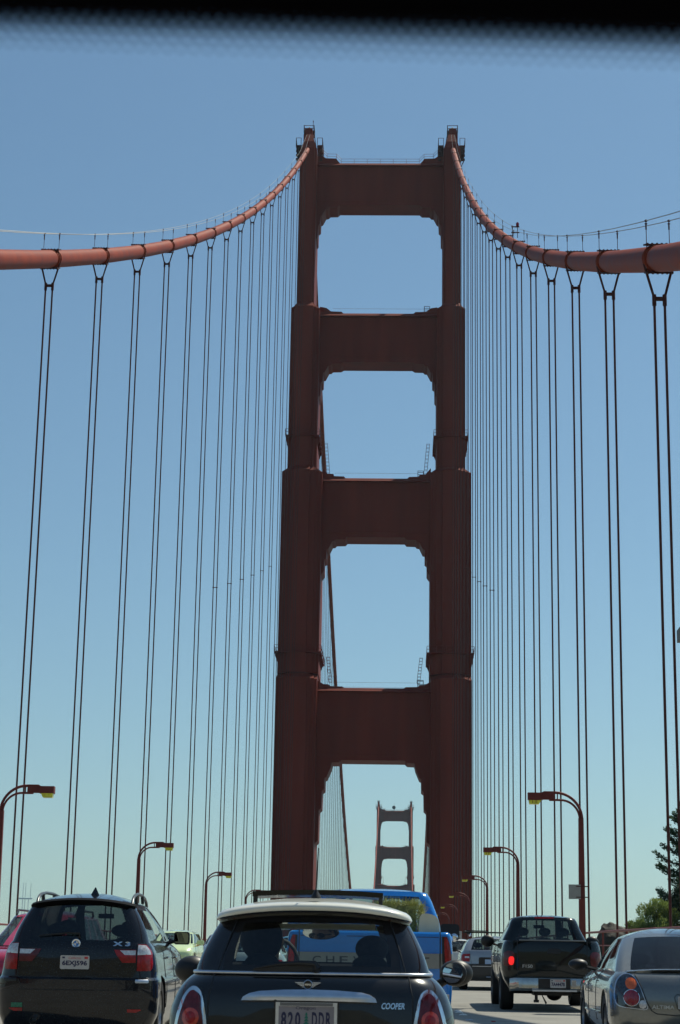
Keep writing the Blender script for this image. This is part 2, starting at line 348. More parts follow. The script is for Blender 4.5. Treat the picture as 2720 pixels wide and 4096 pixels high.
    # galleries around the legs and ladders
    for zg, rects in ((98.3, (10.8, 16.0, 6.5)), (58.6, (9.75, 17.0, 7.3))):
        for sx in (1, -1):
            a, b, d = rects; mb = MB(); e = .5
            x0, x1 = (a, b) if sx > 0 else (-b, -a)
            [mb.prism([(xe, zg-1.5), (xe, zg-.08), (xe+q*e, zg-.08), (xe+q*e, zg-.3)], y-.08, y+.08) for xe, q in ((x0, -1), (x1, 1)) for y in (-4.5, -1.5, 1.5, 4.5)]
            mb.box(x0-e, x1+e, -d-.18, d+.3, zg-.08, zg+.05)
            P = [(x0-e, -d-.12), (x1+e, -d-.12), (x1+e, d+.25), (x0-e, d+.25), (x0-e, -d-.12)]
            for z in (zg+.6, zg+1.15): mb.tube([(p[0], p[1], z) for p in P], .04, 4)
            for p, q in zip(P, P[1:]):
                for i in range(5):
                    x, y = p[0]+(q[0]-p[0])*i/5, p[1]+(q[1]-p[1])*i/5; mb.tube([(x, y, zg), (x, y, zg+1.15)], .04, 4)
            g = mb.build('gallery', ORANGE, root)
            xi = sx*(a-1.15); zb = 93.0 if zg > 80 else 54.4; mb = MB(); lean = .55*sx
            for y in (-.35, .35):
                for dx in (0, .55): mb.tube([(xi+dx*sx*-1, y, zg+.3), (xi-lean*.9+dx*sx*-1, y, zb)], .035, 4)
            for i in range(9):
                t = i/8; z = zg+.3+(zb-zg-.3)*t; x = xi-lean*.9*t
                mb.tube([(x, -.35, z), (x, .35, z), (x-sx*.55, .35, z), (x-sx*.55, -.35, z), (x, -.35, z)], .03, 4)
            mb.build('ladder', ORANGE_L, root)
    # small inspection stand at the right end of the struts
    for z, x in ((123.45, 9.0), (91.7, 8.0), (53.3, 8.2)):
        mb = MB()
        for dx in (-.5, .5):
            for y in (-.5, .5): mb.tube([(x+dx, y-1.5, z), (x+dx, y-1.5, z+1.3)], .05, 4)
        for q in (.6, 1.3): mb.tube([(x-.5, -2, z+q), (x+.5, -2, z+q), (x+.5, -1, z+q), (x-.5, -1, z+q), (x-.5, -2, z+q)], .05, 4)
        mb.tube([(x+.5, -1.5, z+.6), (x+2.2, -1.5, z+.85)], .06, 4)
        mb.build('inspection_stand', DARKROPE, root)
    return root
make_tower('bridge_tower', TY, 'tall orange bridge tower standing over the road, the nearer and larger one')
make_tower('bridge_tower', TY+1280, 'small distant orange bridge tower seen through the lowest arch of the near one', far=True)
# ------------------------------------------------------------------ main cables
for sx, side in ((1, 'right'), (-1, 'left')):
    ys = [-40+7.62*i for i in range(50)]; ys = [y for y in ys if y < TY-1]+[TY]; ys += [TY+20*i for i in range(1, 64)]+[TY+1280]+[TY+1280+20*i for i in range(1, 18)]
    P = [(sx*H, y, cable_z(y)) for y in ys]
    root = empty('main_cable', (sx*H, 0, 0)); tag(root, 'thick orange main cable sweeping up the %s side to the tower top' % side, 'bridge cable', 'main suspension cables')
    mb = MB(); mb.tube([(0, p[1], p[2]) for p in P], .47, 20, caps=True); mb.build('cable_tube', ORANGE_C, root, smooth=40)
    for off in (-.4, .4):
        mb = MB(); yy = [y for y in [-27+7.62*i for i in range(200)] if y < TY-14]
        mb.tube([(off, y, cable_z(y)+1.42) for y in yy]+[(off*.7, TY-1.5, 159.9)], .017 if True else .02, 5)
        mb.build('hand_rope', GALV, root)
        mb = MB(); mb.tube([(off, y, cable_z(y)+1.42) for y in [TY+20*i for i in range(1, 64)]], .017, 4); mb.build('hand_rope', GALV, root)
# suspenders
GS = {-1: 'paired suspender ropes on the left cable, near span', 1: 'paired suspender ropes on the right cable, near span'}
cnt = {1: 0, -1: 0}
ORD = ['first', 'second', 'third', 'fourth', 'fifth', 'sixth', 'seventh', 'eighth', 'ninth', 'tenth', 'eleventh', 'twelfth', 'thirteenth', 'fourteenth', 'fifteenth', 'sixteenth', 'seventeenth', 'eighteenth', 'nineteenth', 'twentieth']
def suspender(sx, Y, detail):
    root = empty('suspender', (sx*H, Y, cable_z(Y))); z0 = 0.0
    sl_ = (cable_z(Y+1)-cable_z(Y-1))/2; a = math.atan(sl_)
    zb = zr(Y)-1.5-cable_z(Y); hb = -1.46
    if detail:
        mb = MB(); ax = Vector((0, math.cos(a), math.sin(a))); nn = Vector((0, -math.sin(a), math.cos(a)))
        if True:
            for t0 in (-.2, .2):
                # collar ring running round the cable, tilted to hang plumb
                pts = []
                for k in range(21):
                    t = 2*math.pi*k/20; pts.append(Vector((math.cos(t)*.51, t0, math.sin(t)*.51+t0*sl_)))
                mb.tube(pts, .05, 6, caps=False)
            mb.tube([ax*-.34, ax*.34], .5, 20)
        b = mb.build('cable_band', ORANGE_C, root, smooth=40)
        for s_ in (1, -1):
            mb = MB(); c = Vector((0, 0, s_*.52)); w2 = .47
            for q in range(2):
                d = ax*(.34-.68*q)
            corners = [c-ax*.36+Vector((-w2, 0, -.035)), c-ax*.36+Vector((w2, 0, -.035)), c+ax*.36+Vector((w2, 0, -.035)), c+ax*.36+Vector((-w2, 0, -.035))]
            mb.add(corners+[v+Vector((0, 0, .07)) for v in corners], [(0, 3, 2, 1), (4, 5, 6, 7), (0, 1, 5, 4), (1, 2, 6, 5), (2, 3, 7, 6), (3, 0, 4, 7)])
            for i in range(6):
                x = -w2+.06+2*(w2-.06)*i/5; mb.box(x-.035, x+.035, c.y-ax.y*.36-.03, c.y-ax.y*.36+.05, c.z-ax.z*.36-.045, c.z-ax.z*.36+.055)
            mb.build('clamp_flange', DARKROPE, b)
    for s_ in (1, -1):
        mb = MB()
        mb.tube([(s_*.5, 0, -.2), (s_*.43, 0, -.5), (s_*.18, 0, hb), (s_*.18, 0, zb)], .047 if detail else .045, 8 if detail else 4)
        if detail: mb.tube([(s_*.18, 0, hb-.28), (s_*.18, 0, hb+.12)], .075, 8)
        mb.build('rope', DARKROPE, root)
        if detail:
            mb = MB(); zt = .9+.47
            mb.tube([(s_*.4, 0, .3), (s_*.4, 0, zt)], .014, 5); mb.ell((s_*.4, 0, zt+.05), (.055, .055, .05), 8, 5); mb.ell((s_*.4, 0, zt-.06), (.05, .05, .035), 8, 5); mb.tube([(s_*.4, 0, zt-.28), (s_*.4, 0, zt-.1)], .03, 5)
            mb.build('stanchion', DARKROPE, root)
    mb = MB(); mb.box(-.22, .22, -.06, .06, hb-.09, hb+.03)
    if detail and 180 < Y < 262: z = -cable_z(Y)*.495; mb.tube([(-.18, 0, z), (.18, 0, z)], .04, 5); [mb.ell((q*.18, 0, z), (.08, .08, .1), 8, 5) for q in (-1, 1)]
    mb.build('spreader', DARKROPE, root)
    return root
for sx in (-1, 1):
    sn = 'left' if sx < 0 else 'right'
    i0 = 0
    for i in range(-4, 18):
        Y = 93.0+15.24*i
        if Y < 34 or Y > TY-8: continue
        s = suspender(sx, Y, True)
        vis = (sx < 0 and i >= 0) or (sx > 0 and i >= -2)
        if vis:
            lab = '%s vertical rope pair from the %s edge of the photo, hanging from the %s cable' % (ORD[i0], sn, sn) if i0 < 20 else ''
            i0 += 1
        else: lab = 'rope pair of the %s cable just outside the photo edge, %s from the camera' % (sn, ORD[i+4])
        tag(s, lab, 'suspender rope', GS[sx])
    for i in range(1, 83):
        Y = TY+15.24*i+7
        s = suspender(sx, Y, False)
        tag(s, 'distant thin suspender rope pair of the %s cable seen beyond the near tower' % sn, 'suspender rope', 'far suspender ropes on the %s cable' % sn)
# red beacon on the hand rope of the right cable
Yb = 143.5; zb_ = cable_z(Yb)
root = empty('cable_lantern', (H, Yb, zb_+.47)); tag(root, 'small red lantern on a bracket above the right cable', 'lantern')
mb = MB(); mb.lathe([(1.2, .02), (1.2, .12), (1.42, .13), (1.52, .08), (1.54, .02)], 'z', (.2, 0, 0), 12); mb.build('lantern_head', RED, root)
mb = MB(); mb.tube([(.2, 0, .2), (.2, 0, 1.35)], .03, 6); mb.tube([(-.3, 0, 1.15), (.35, 0, 1.15)], .05, 6); mb.tube([(-.3, 0, .65), (.35, 0, .65)], .05, 6); mb.tube([(-.2, 0, .2), (-.2, 0, 1.2)], .03, 6); mb.build('bracket', DARKROPE, root)
# ------------------------------------------------------------------ deck steel and railings
mb = MB()
for y0, y1 in [(-60+20*i, -40+20*i) for i in range(20)]+[(340+40*i, 380+40*i) for i in range(42)]:
    for x in (-13.7, 13.7):
        mb.tube([(x, y0, zr(y0)-.9), (x, y1, zr(y1)-.9)], .45, 4); mb.tube([(x, y0, zr(y0)-8.2), (x, y1, zr(y1)-8.2)], .45, 4)
        mb.tube([(x, y0, zr(y0)-8.2), (x, (y0+y1)/2, zr((y0+y1)/2)-1)], .3, 4); mb.tube([(x, (y0+y1)/2, zr((y0+y1)/2)-1), (x, y1, zr(y1)-8.2)], .3, 4)
    mb.tube([(-13.7, y0, zr(y0)-8.2), (13.7, y0, zr(y0)-8.2)], .35, 4)
tag(mb.build('stiffening_truss', ORANGE), 'orange steel stiffening truss running under the bridge deck', 'bridge truss')
for sx, sn in ((1, 'right'), (-1, 'left')):
    root = empty('bridge_railing', (sx*12.9, 0, 0)); tag(root, 'orange pipe railing along the %s edge of the roadway' % sn, 'railing', 'orange bridge railings')
    ys = [-20+6*i for i in range(58)]
    for h_, r_ in ((1.78, .045), (1.25, .022), (.72, .03), (.3, .022)):
        mb = MB(); mb.tube([(0, y, zr(y)+h_) for y in ys], r_, 8); mb.build('rail', ORANGE_L, root, smooth=50)
    for k, y in enumerate([-20+8.1*i for i in range(42)]):
        mb = MB()
        if k % 3 == 1:
            mb.tube([(0, y, zr(y)+.1), (0, y, zr(y)+1.45), (-.0, y+.1, zr(y)+1.66), (0, y+.34, zr(y)+1.78), (0, y+.7, zr(y)+1.79)], .07, 8)
        else: mb.tube([(0, y, zr(y)+.1), (0, y, zr(y)+1.76)], .04, 8)
        mb.build('post', ORANGE_L, root, smooth=50)
# ------------------------------------------------------------------ lamp posts
YELLOW = mat('yellow_lamp_lens', (.85, .75, .05), .3, coat=.5, var=.25, scale=9)
def arc(cx, cz, r, a0, a1, n, y=0): return [(cx+r*math.cos(R(a0+(a1-a0)*i/n)), y, cz+r*math.sin(R(a0+(a1-a0)*i/n))) for i in range(n+1)]
def make_lamp():
    root = empty('street_lamp', (0, 0, 0))    # local: pole at x=0, arm toward -x
    mb = MB(); mb.frus((-.17, .13, -.13, .13), .15, (-.115, .105, -.09, .09), 6.69); mb.box(-.24, .2, -.2, .2, .15, .75, .8)
    mb.build('pole', ORANGE_L, root)
    for dx, dz, r, rr in ((.045, 6.64, 1.15, .062), (-.055, 6.64, .83, .05)):
        mb = MB(); mb.tube([(dx, 0, 6.3), (dx, 0, dz)]+arc(dx-r, dz, r, 0, 90, 12)[1:]+[(dx-r-.5, 0, dz+r)], rr, 8)
        mb.build('arm', ORANGE_L, root, smooth=50)
    mb = MB(); mb.box(-1.5, -1.12, -.09, .09, 7.48, 7.84); mb.prism([(-1.78, 7.5), (-1.78, 7.74), (-1.62, 7.84), (-1.5, 7.84), (-1.5, 7.48), (-1.7, 7.48)], -.088, .088); mb.tube([(-1.02, 0, 7.44), (-1.02, 0, 7.79)], .03, 6)
    mb.build('bracket', ORANGE_L, root)
    hd = MB().box(-2.32, -1.66, -.18, .18, 7.46, 7.77).build('lamp_head', ORANGE_L, root)
    mb = MB(); mb.prism([(-2.28, 7.458), (-2.25, 7.27), (-1.84, 7.27), (-1.73, 7.458)], -.15, .15); mb.build('lens', YELLOW, hd)
    mb = MB()
    for x in (-2.12, -1.97): mb.box(x-.012, x+.012, -.158, -.145, 7.305, 7.455)
    mb.box(-2.3, -1.76, -.156, -.15, 7.44, 7.458); mb.build('lens_frame', ORANGE_L, hd)
    return root
proto = make_lamp(); first = True
LP = [(1, 84.4), (1, 130), (1, 176), (1, 222), (1, 267.5), (1, 313), (-1, 84.4), (-1, 130), (-1, 176), (-1, 222), (-1, 267.5)]
for k, (sx, Y) in enumerate(LP):
    o = proto if first else copy_tree(proto); first = False
    o.location = (sx*12.78, Y, zr(Y)); o.rotation_euler = (0, 0, 0 if sx > 0 else math.pi)
    n_ = k if sx > 0 else k-6
    tag(o, '%s street lamp from the %s edge, orange twin-armed post with yellow lens' % (['nearest', 'second', 'third', 'fourth', 'fifth', 'sixth'][n_], 'right' if sx > 0 else 'left')
        if n_ < 4 else 'faint %s street lamp in front of the %s tower leg' % (['', '', '', '', 'nearer', 'farther'][n_], 'right' if sx > 0 else 'left'), 'street lamp', 'street lamps along the bridge')
root = empty('pole_sign', (12.6, 84.2, zr(84.4)+3.2)); tag(root, 'plain grey back of a small sign fixed to the nearest right lamp post', 'sign')
mb = MB(); mb.box(-.42, .1, -.03, -.005, 0, .62); mb.build('sign_panel', mat('sign_back_grey', (.33, .33, .3), .55, .2, var=.1), root)
mb = MB(); mb.box(-.1, .42, -.04, -.03+.06, .52, .56); mb.box(-.1, .42, -.04, .03, .06, .1); mb.build('clamp', DARKROPE, root)
root = empty('roadside_sign', (11.9, 40, zr(40))); tag(root, 'dark grey sign box edge high at the right border of the photo', 'sign')
mb = MB(); mb.box(-1.155, .7, -.25, .25, 7.60, 7.86); mb.build('sign_box', mat('sign_box_grey', (.12, .11, .1), .6), root)
mb = MB(); mb.tube([(.3, 0, .1), (.3, 0, 7.6)], .09, 8); mb.build('post', ORANGE_L, root)
# work notice board ahead of the cars
Yn = 105; root = empty('notice_board', (8.0, Yn, zr(Yn))); tag(root, 'small white notice board with orange lamp beyond the blue pickup', 'sign')
def at(px, py, Y):
    a, b = px-1360, 2048-py; c, s = math.cos(ROL), math.sin(ROL); x = (c*a-s*b)/F; y = (s*a+c*b)/F
    fw = math.cos(PIT)-y*math.sin(PIT); u = math.sin(PIT)+y*math.cos(PIT)
    r = Vector((x*math.cos(YAW)-fw*math.sin(YAW), x*math.sin(YAW)+fw*math.cos(YAW), u)); return Vector((CX, 0, 0))+r*(Y/r.y)
p0 = at(1817, 3754, Yn); p1 = at(1847, 3725, Yn); root.location = ((p0.x+p1.x)/2, Yn, zr(Yn))
hw = (p1.x-p0.x)/2; zb0, zb1 = p0.z-zr(Yn), p1.z-zr(Yn)
mb = MB(); mb.box(-hw, hw, -.02, .02, zb0-.1, zb1); mb.build('board', mat('notice_white', (.5, .5, .46), .6), root)
mb = MB()
for k, wv in enumerate((.6, .75, .3, .62)):
    z = zb1-.07-k*(zb1-zb0)*.235; x = -hw*wv
    while x < hw*wv-.02: ww = random.uniform(.025, .06); mb.box(x, min(x+ww, hw*wv), -.028, -.021, z-.05, z); x += ww+.018
mb.build('faded_marks', mat('faded_ink', (.08, .08, .08), .7), root)
mb = MB(); mb.box(-.03, .03, .02, .06, 0, zb1); mb.build('post', STEEL, root)
mb = MB(); mb.ell((-hw-.02, 0, zb1+.1), (.13, .06, .1), 12, 7); mb.build('warning_lamp', mat('orange_lamp', (.75, .1, .03), .3), root)
# ------------------------------------------------------------------ distant radio tower
SUT = mat('haze_paled_mast', (.4, .38, .38), .7)  # mast colour lightened to carry part of the distance haze
root = empty('radio_tower', (-1530, 7900, 190)); tag(root, 'hazy three-pronged radio tower on the left horizon', 'radio tower')
mb = MB()
legs = [((-14, 0), (-9, 0)), ((-2, 12), (-1, 10)), ((22, 0), (15, 0))]
for (xb, yb), (xt, yt) in legs:
    mb.tube([(xb, yb, -40), (xt, yt, 140), (xt*1.0, yt, 182)], 1.3, 4)
for z in (20, 60, 100, 138):
    mb.tube([(-14+5*z/140, 0, z), (-2, 11, z), (22-7*z/140, 0, z), (-14+5*z/140, 0, z)], .9, 4)
mb.build('lattice', SUT, root)
mb = MB(); mb.box(-26, 30, -5, 12, 181, 186); mb.build('crossbeam', SUT, root)
for x, y, h in ((-9, 0, 247), (-1, 10, 247), (22, 0, 247)):
    mb = MB(); mb.tube([(x, y, 186), (x+1.0, y, h)], [1.1, .8], 4); mb.build('antenna', SUT, root)
# ------------------------------------------------------------------ vehicles
class Shell:
    """half outline per level: keys (z, w, yr, yf, crown_r, rad_r, crown_f, rad_f)"""
    def __init__(s, keys, rear=None, side=None, front=None, taper=.03, bend=0):
        s.bend = bend
        s.keys = keys; zs = [k[0] for k in keys]; s.p = [pchip(zs, [k[i] for k in keys]) for i in range(1, 8)]
        s.rear = rear or [0, .2, .4, .6, .8, .92, 1]; s.side = side or [i/14 for i in range(15)]; s.front = front or [0, .25, .5, .75, 1]; s.taper = taper
    def par(s, z): return [f(z) for f in s.p]
    def ry(s, x, z):
        w, yr, yf, cr, rr, cf, rf = s.par(z); x = min(abs(x), w-1e-4)
        if x <= w-rr: return yr+cr*(x/w)**2
        y0 = yr+cr*((w-rr)/w)**2; a = math.asin(min(1, (x-(w-rr))/rr)); return y0+rr*.9*(1-math.cos(a))
    def half(s, z):
        w, yr, yf, cr, rr, cf, rf = s.par(z); pts = []
        for f in s.rear: x = f*(w-rr); pts.append((x, yr+cr*(x/w)**2, ('r', f)))
        y0 = pts[-1][1]
        for k in range(1, 7): a = math.pi/2*k/6; pts.append((w-rr+rr*math.sin(a), y0+rr*.9*(1-math.cos(a)), ('rc', k/6)))
        ya = pts[-1][1]; yfe = yf-cf*((w-rf)/w)**2; yb = yfe-rf*.9
        for f in s.side[1:]:
            x = w-s.taper*((2*f-1)**2-1)*-1*0-s.taper*max(0, (2*f-1))**2*1.2; pts.append((x, ya+(yb-ya)*f, ('s', f)))
        xe = pts[-1][0]
        for k in range(1, 6): a = math.pi/2*k/5; pts.append((xe-rf+rf*math.cos(a), yb+rf*.9*math.sin(a), ('fc', k/5)))
        xe = pts[-1][0]; ye = pts[-1][1]
        for f in s.front[1:]: x = xe*(1-f); pts.append((x, ye+cf*(1-(x/max(xe, .01))**2)*((w-rf)/w)**2, ('f', f)))
        return pts
    def sx(s, y, z):
        pts = s.half(z)
        for a, b in zip(pts, pts[1:]):
            if a[1] <= y <= b[1] and b[1] > a[1] and a[2][0] in ('rc', 's', 'fc'): return a[0]+(b[0]-a[0])*(y-a[1])/(b[1]-a[1])
        return s.par(z)[0]
    def loft(s, zs, classify, cap=None, dome=None):
        G = {}; rings = []
        for z in zs:
            h = s.half(z); rings.append(([(x, y, z) for x, y, t in h]+[(-x, y, z) for x, y, t in h[::-1][1:-1]], [t for x, y, t in h]))
        nh = len(rings[0][1]); n = len(rings[0][0])
        def g(k): return G.setdefault(k, MB())
        for i in range(len(zs)-1):
            r0, r1 = rings[i][0], rings[i+1][0]
            for j in range(n):
                j2 = (j+1) % n; hj = j if j < nh-1 else n-1-j
                t0 = rings[i][1][min(hj, nh-1)]; t1 = rings[i][1][min(hj+1, nh-1)]
                side = 1 if j < nh-1 else -1
                k = classify(t0, t1, (zs[i]+zs[i+1])/2, side)
                g(k).add([r0[j], r0[j2], r1[j2], r1[j]], [(0, 1, 2, 3)])
        if cap: g(cap).add(rings[0][0], [tuple(range(n))[::-1]]); g(cap).add(rings[-1][0], [tuple(range(n))])
        if dome:
            k, hgt, m = dome; top = rings[-1][0]; z = zs[-1]; ym = (min(p[1] for p in top)+max(p[1] for p in top))/2
            prev = top
            for q in range(1, m+1):
                f = 1-q/m; f2 = f**.75 if f > 0 else 0
                cur = [(x*f2, ym+(y-ym)*(f2*.55+f*.45), z+hgt*(1-f2**2.2)) for x, y, _ in top]
                for j in range(n): g(k).add([prev[j], prev[(j+1) % n], cur[(j+1) % n], cur[j]], [(0, 1, 2, 3)])
                prev = cur
        if s.bend:
            z0, z1 = s.keys[0][0], s.keys[-1][0]; w1 = s.keys[-1][1]
            for mb in G.values(): mb.v = [(x, y, z-s.bend*max(0, min(1, (z-z0)/(z1-z0)))**2*min(1.2, abs(x)/w1)**2.4) for x, y, z in mb.v]
        return G
def boolcut(me, cutters):
    """cuts the wheel arches into a body mesh and returns the plain result; the cutters are deleted"""
    o = bpy.data.objects.new('tmp', me); C.objects.link(o); cs = []
    for cme in cutters:
        c = bpy.data.objects.new('tmp_cut', cme); C.objects.link(c); cs.append(c)
        md = o.modifiers.new('b', 'BOOLEAN'); md.operation = 'DIFFERENCE'; md.solver = 'EXACT'; md.object = c
    bpy.context.view_layer.update(); dg = bpy.context.evaluated_depsgraph_get()
    res = bpy.data.meshes.new_from_object(o.evaluated_get(dg))
    for c in cs: bpy.data.objects.remove(c)
    bpy.data.objects.remove(o); return res
def obj(name, me, parent=None, m=None, smooth=None, loc=None):
    o = bpy.data.objects.new(name, me); C.objects.link(o)
    if m: me.materials.clear(); me.materials.append(m)
    if smooth:
        for p in me.polygons: p.use_smooth = True
        me.set_sharp_from_angle(angle=R(smooth))
    if parent: o.parent = parent
    if loc: o.location = loc
    return o
def rr_(x0, x1, z0, z1, r, n=5):
    P = []
    for cx, cz, a in ((x1-r, z1-r, 0), (x0+r, z1-r, 90), (x0+r, z0+r, 180), (x1-r, z0+r, 270)):
        P += [(cx+r*math.cos(R(a+90*i/n)), cz+r*math.sin(R(a+90*i/n))) for i in range(n+1)]
    return P
def el_(cx, cz, rx, rz, n=24, rot=0):
    c, s = math.cos(rot), math.sin(rot); P = []
    for i in range(n):
        a = 2*math.pi*i/n; x, z = rx*math.cos(a), rz*math.sin(a); P.append((cx+x*c-z*s, cz+x*s+z*c))
    return P
def smoothpoly(pts, it=2):
    for _ in range(it):
        q = []
        for a, b in zip(pts, pts[1:]+pts[:1]): q += [(a[0]*.75+b[0]*.25, a[1]*.75+b[1]*.25), (a[0]*.25+b[0]*.75, a[1]*.25+b[1]*.75)]
        pts = q
    return pts
def decal(name, poly, sh, m, parent, off=.004, sub=2, skirt=.02, bulge=0):
    """a thin shaped part that follows the rear surface of a shell and stands `off` proud of it"""
    bm = bmesh.new(); vs = [bm.verts.new((x, 0, z)) for x, z in poly]; f = bm.faces.new(vs)
    bmesh.ops.triangulate(bm, faces=[f])
    if sub: bmesh.ops.subdivide_edges(bm, edges=bm.edges[:], cuts=sub, use_grid_fill=True)
    cx = sum(p[0] for p in poly)/len(poly); cz = sum(p[1] for p in poly)/len(poly)
    rx = max(abs(p[0]-cx) for p in poly); rz = max(abs(p[1]-cz) for p in poly)
    for v in bm.verts:
        d = min(1, math.hypot((v.co.x-cx)/rx, (v.co.z-cz)/rz)); v.co.y = sh.ry(v.co.x, v.co.z)-off-bulge*(1-d*d)
    ed = [e for e in bm.edges if e.is_boundary]; r = bmesh.ops.extrude_edge_only(bm, edges=ed)
    for v in [g for g in r['geom'] if isinstance(g, bmesh.types.BMVert)]: v.co.y += skirt+off
    bmesh.ops.recalc_face_normals(bm, faces=bm.faces)
    me = bpy.data.meshes.new(name); bm.to_mesh(me); bm.free()
    me.update()
    if sum(p.normal.y for p in me.polygons if abs(p.normal.y) > .5) > 0: me.flip_normals()
    return obj(name, me, parent, m, 40)
def line(name, pts, sh, m, parent, r=.004, off=0):
    mb = MB(); P = []
    for (x0, z0), (x1, z1) in zip(pts, pts[1:]):
        n = max(2, int(math.hypot(x1-x0, z1-z0)/.03))
        for i in range(n): x = x0+(x1-x0)*i/n; z = z0+(z1-z0)*i/n; P.append((x, sh.ry(x, z)-off, z))
    x, z = pts[-1]; P.append((x, sh.ry(x, z)-off, z)); mb.tube(P, r, 6); return mb.build(name, m, parent, smooth=60)
def text(name, s, m, parent, cx, cz, h, y, wid=None, shear=0, ext=.0015, off=0, rot=0, space=1, sh=None):
    cu = bpy.data.curves.new('t', 'FONT'); cu.body = s; cu.size = h/.72; cu.align_x = 'CENTER'; cu.extrude = ext; cu.shear = shear; cu.offset = off; cu.space_character = space
    cu.resolution_u = 3
    t = bpy.data.objects.new('t', cu); C.objects.link(t); bpy.context.view_layer.update()
    me = bpy.data.meshes.new_from_object(t.evaluated_get(bpy.context.evaluated_depsgraph_get())); bpy.data.objects.remove(t); bpy.data.curves.remove(cu)
    xs = [v.co.x for v in me.vertices]; ys = [v.co.y for v in me.vertices]
    if not xs: return None
    w0 = max(xs)-min(xs); h0 = max(ys)-min(ys); kx = (wid/w0) if wid else h/h0; ky = h/h0; mx = (max(xs)+min(xs))/2; my = (max(ys)+min(ys))/2
    for v in me.vertices:
        X = (v.co.x-mx)*kx; Z = (v.co.y-my)*ky; T = v.co.z
        if rot: X, Z = -X, Z
        X += cx; Z += cz
        yy = y if sh is None else sh.ry(X, Z)+y
        v.co = (X, yy-T*(-1 if rot else 1), Z)
    me.update()
    return obj(name, me, parent, m)
def topcap(me, z, m=None):
    me.materials.append(m or INT)
    for p in me.polygons:
        if p.normal.z > .99 and abs(p.center.z-z) < .002: p.material_index = len(me.materials)-1
def wheel_mesh(r, wd, spokes=7, rim=RIM):
    rw = r*.66
    t = MB(); t.lathe([(-wd/2, rw), (-wd/2, r*.93), (-wd/2+.025, r*.985), (-wd/2+.05, r), (wd/2-.05, r), (wd/2-.025, r*.985), (wd/2, r*.93), (wd/2, rw), (-wd/2, rw)], 'x', n=36)
    for k in range(48):
        a = 2*math.pi*k/48; c, s_ = math.cos(a), math.sin(a)
        for x in (-wd*.25, wd*.25): t.add([(x-wd*.16, c*(r+.004)-s_*.008, s_*(r+.004)+c*.008), (x+wd*.16, c*(r+.004)-s_*.008, s_*(r+.004)+c*.008), (x+wd*.16, c*(r+.004)+s_*.008, s_*(r+.004)-c*.008), (x-wd*.16, c*(r+.004)+s_*.008, s_*(r+.004)-c*.008)], [(0, 1, 2, 3)])
    m = MB(); xo = wd/2-.03
    m.lathe([(-wd/2+.02, rw*1.005), (xo+.012, rw*1.005), (xo+.016, rw*.93), (xo-.03, rw*.9), (-wd/2+.02, rw*.9)], 'x', n=30)
    for k in range(spokes):
        a = 2*math.pi*k/spokes; q = []
        for ang, rad in ((-.32, rw*.18), (-.11, rw*.93), (.11, rw*.93), (.32, rw*.18)): q.append((rad*math.cos(a+ang), rad*math.sin(a+ang)))
        m.prism(q, xo-.03, xo-.002, 'x')
    m.lathe([(xo-.04, .001), (xo, .03), (xo+.004, rw*.2), (xo-.035, rw*.22)], 'x', n=16)
    m.lathe([(-wd*.1, .001), (-wd*.1, rw*.9)], 'x', n=20)
    return t.mesh('tyre', TYRE, 40), m.mesh('rim', rim, 40)
def wheels(root, r, wd, xh, yr, yf, spokes=7, rim=RIM):
    tm, rm = wheel_mesh(r, wd, spokes, rim)
    for sx in (1, -1):
        for y in (yr, yf):
            wobj = empty('wheel', (sx*(xh-wd/2), y, r), (0, 0, 0 if sx > 0 else math.pi)); wobj.parent = root
            obj('tyre', tm, wobj); obj('rim', rm, wobj)
def archcut(r, y, z, xh=1.3):
    out = []
    for sx in (1, -1):
        mb = MB(); n = 28; a, b = (.45, xh) if sx > 0 else (-xh, -.45)
        mb.prism([(y+r*math.cos(2*math.pi*k/n), z+r*math.sin(2*math.pi*k/n)) for k in range(n)], a, b, 'x'); out.append(mb.mesh('c', BLACKP))
    return out
def headrest(root, x, y, z, w_=.13, h_=.09, name='headrest', m=SEAT):
    mb = MB(); mb.ell((0, 0, 0), (w_, .055, h_), 18, 10); mb.tube([(-.05, 0, -h_*.8), (-.05, 0, -h_-.12)], .008, 5); mb.tube([(.05, 0, -h_*.8), (.05, 0, -h_-.12)], .008, 5)
    o = mb.build(name, m, root, smooth=60, loc=(x, y, z)); return o
def seat(root, x, y, z, hr=(.13, .1), w_=.25):
    mb = MB(); mb.prism(smoothpoly([(-w_, -.5), (-w_, -.1), (-w_*.75, .02), (w_*.75, .02), (w_, -.1), (w_, -.5)], 2), -.07, .07)
    s_ = mb.build('seat_back', SEAT, root, smooth=50, loc=(x, y, z)); s_.rotation_euler = (R(10), 0, 0)
    h_ = headrest(s_, 0, -.02, hr[1]+.06, hr[0], hr[1])
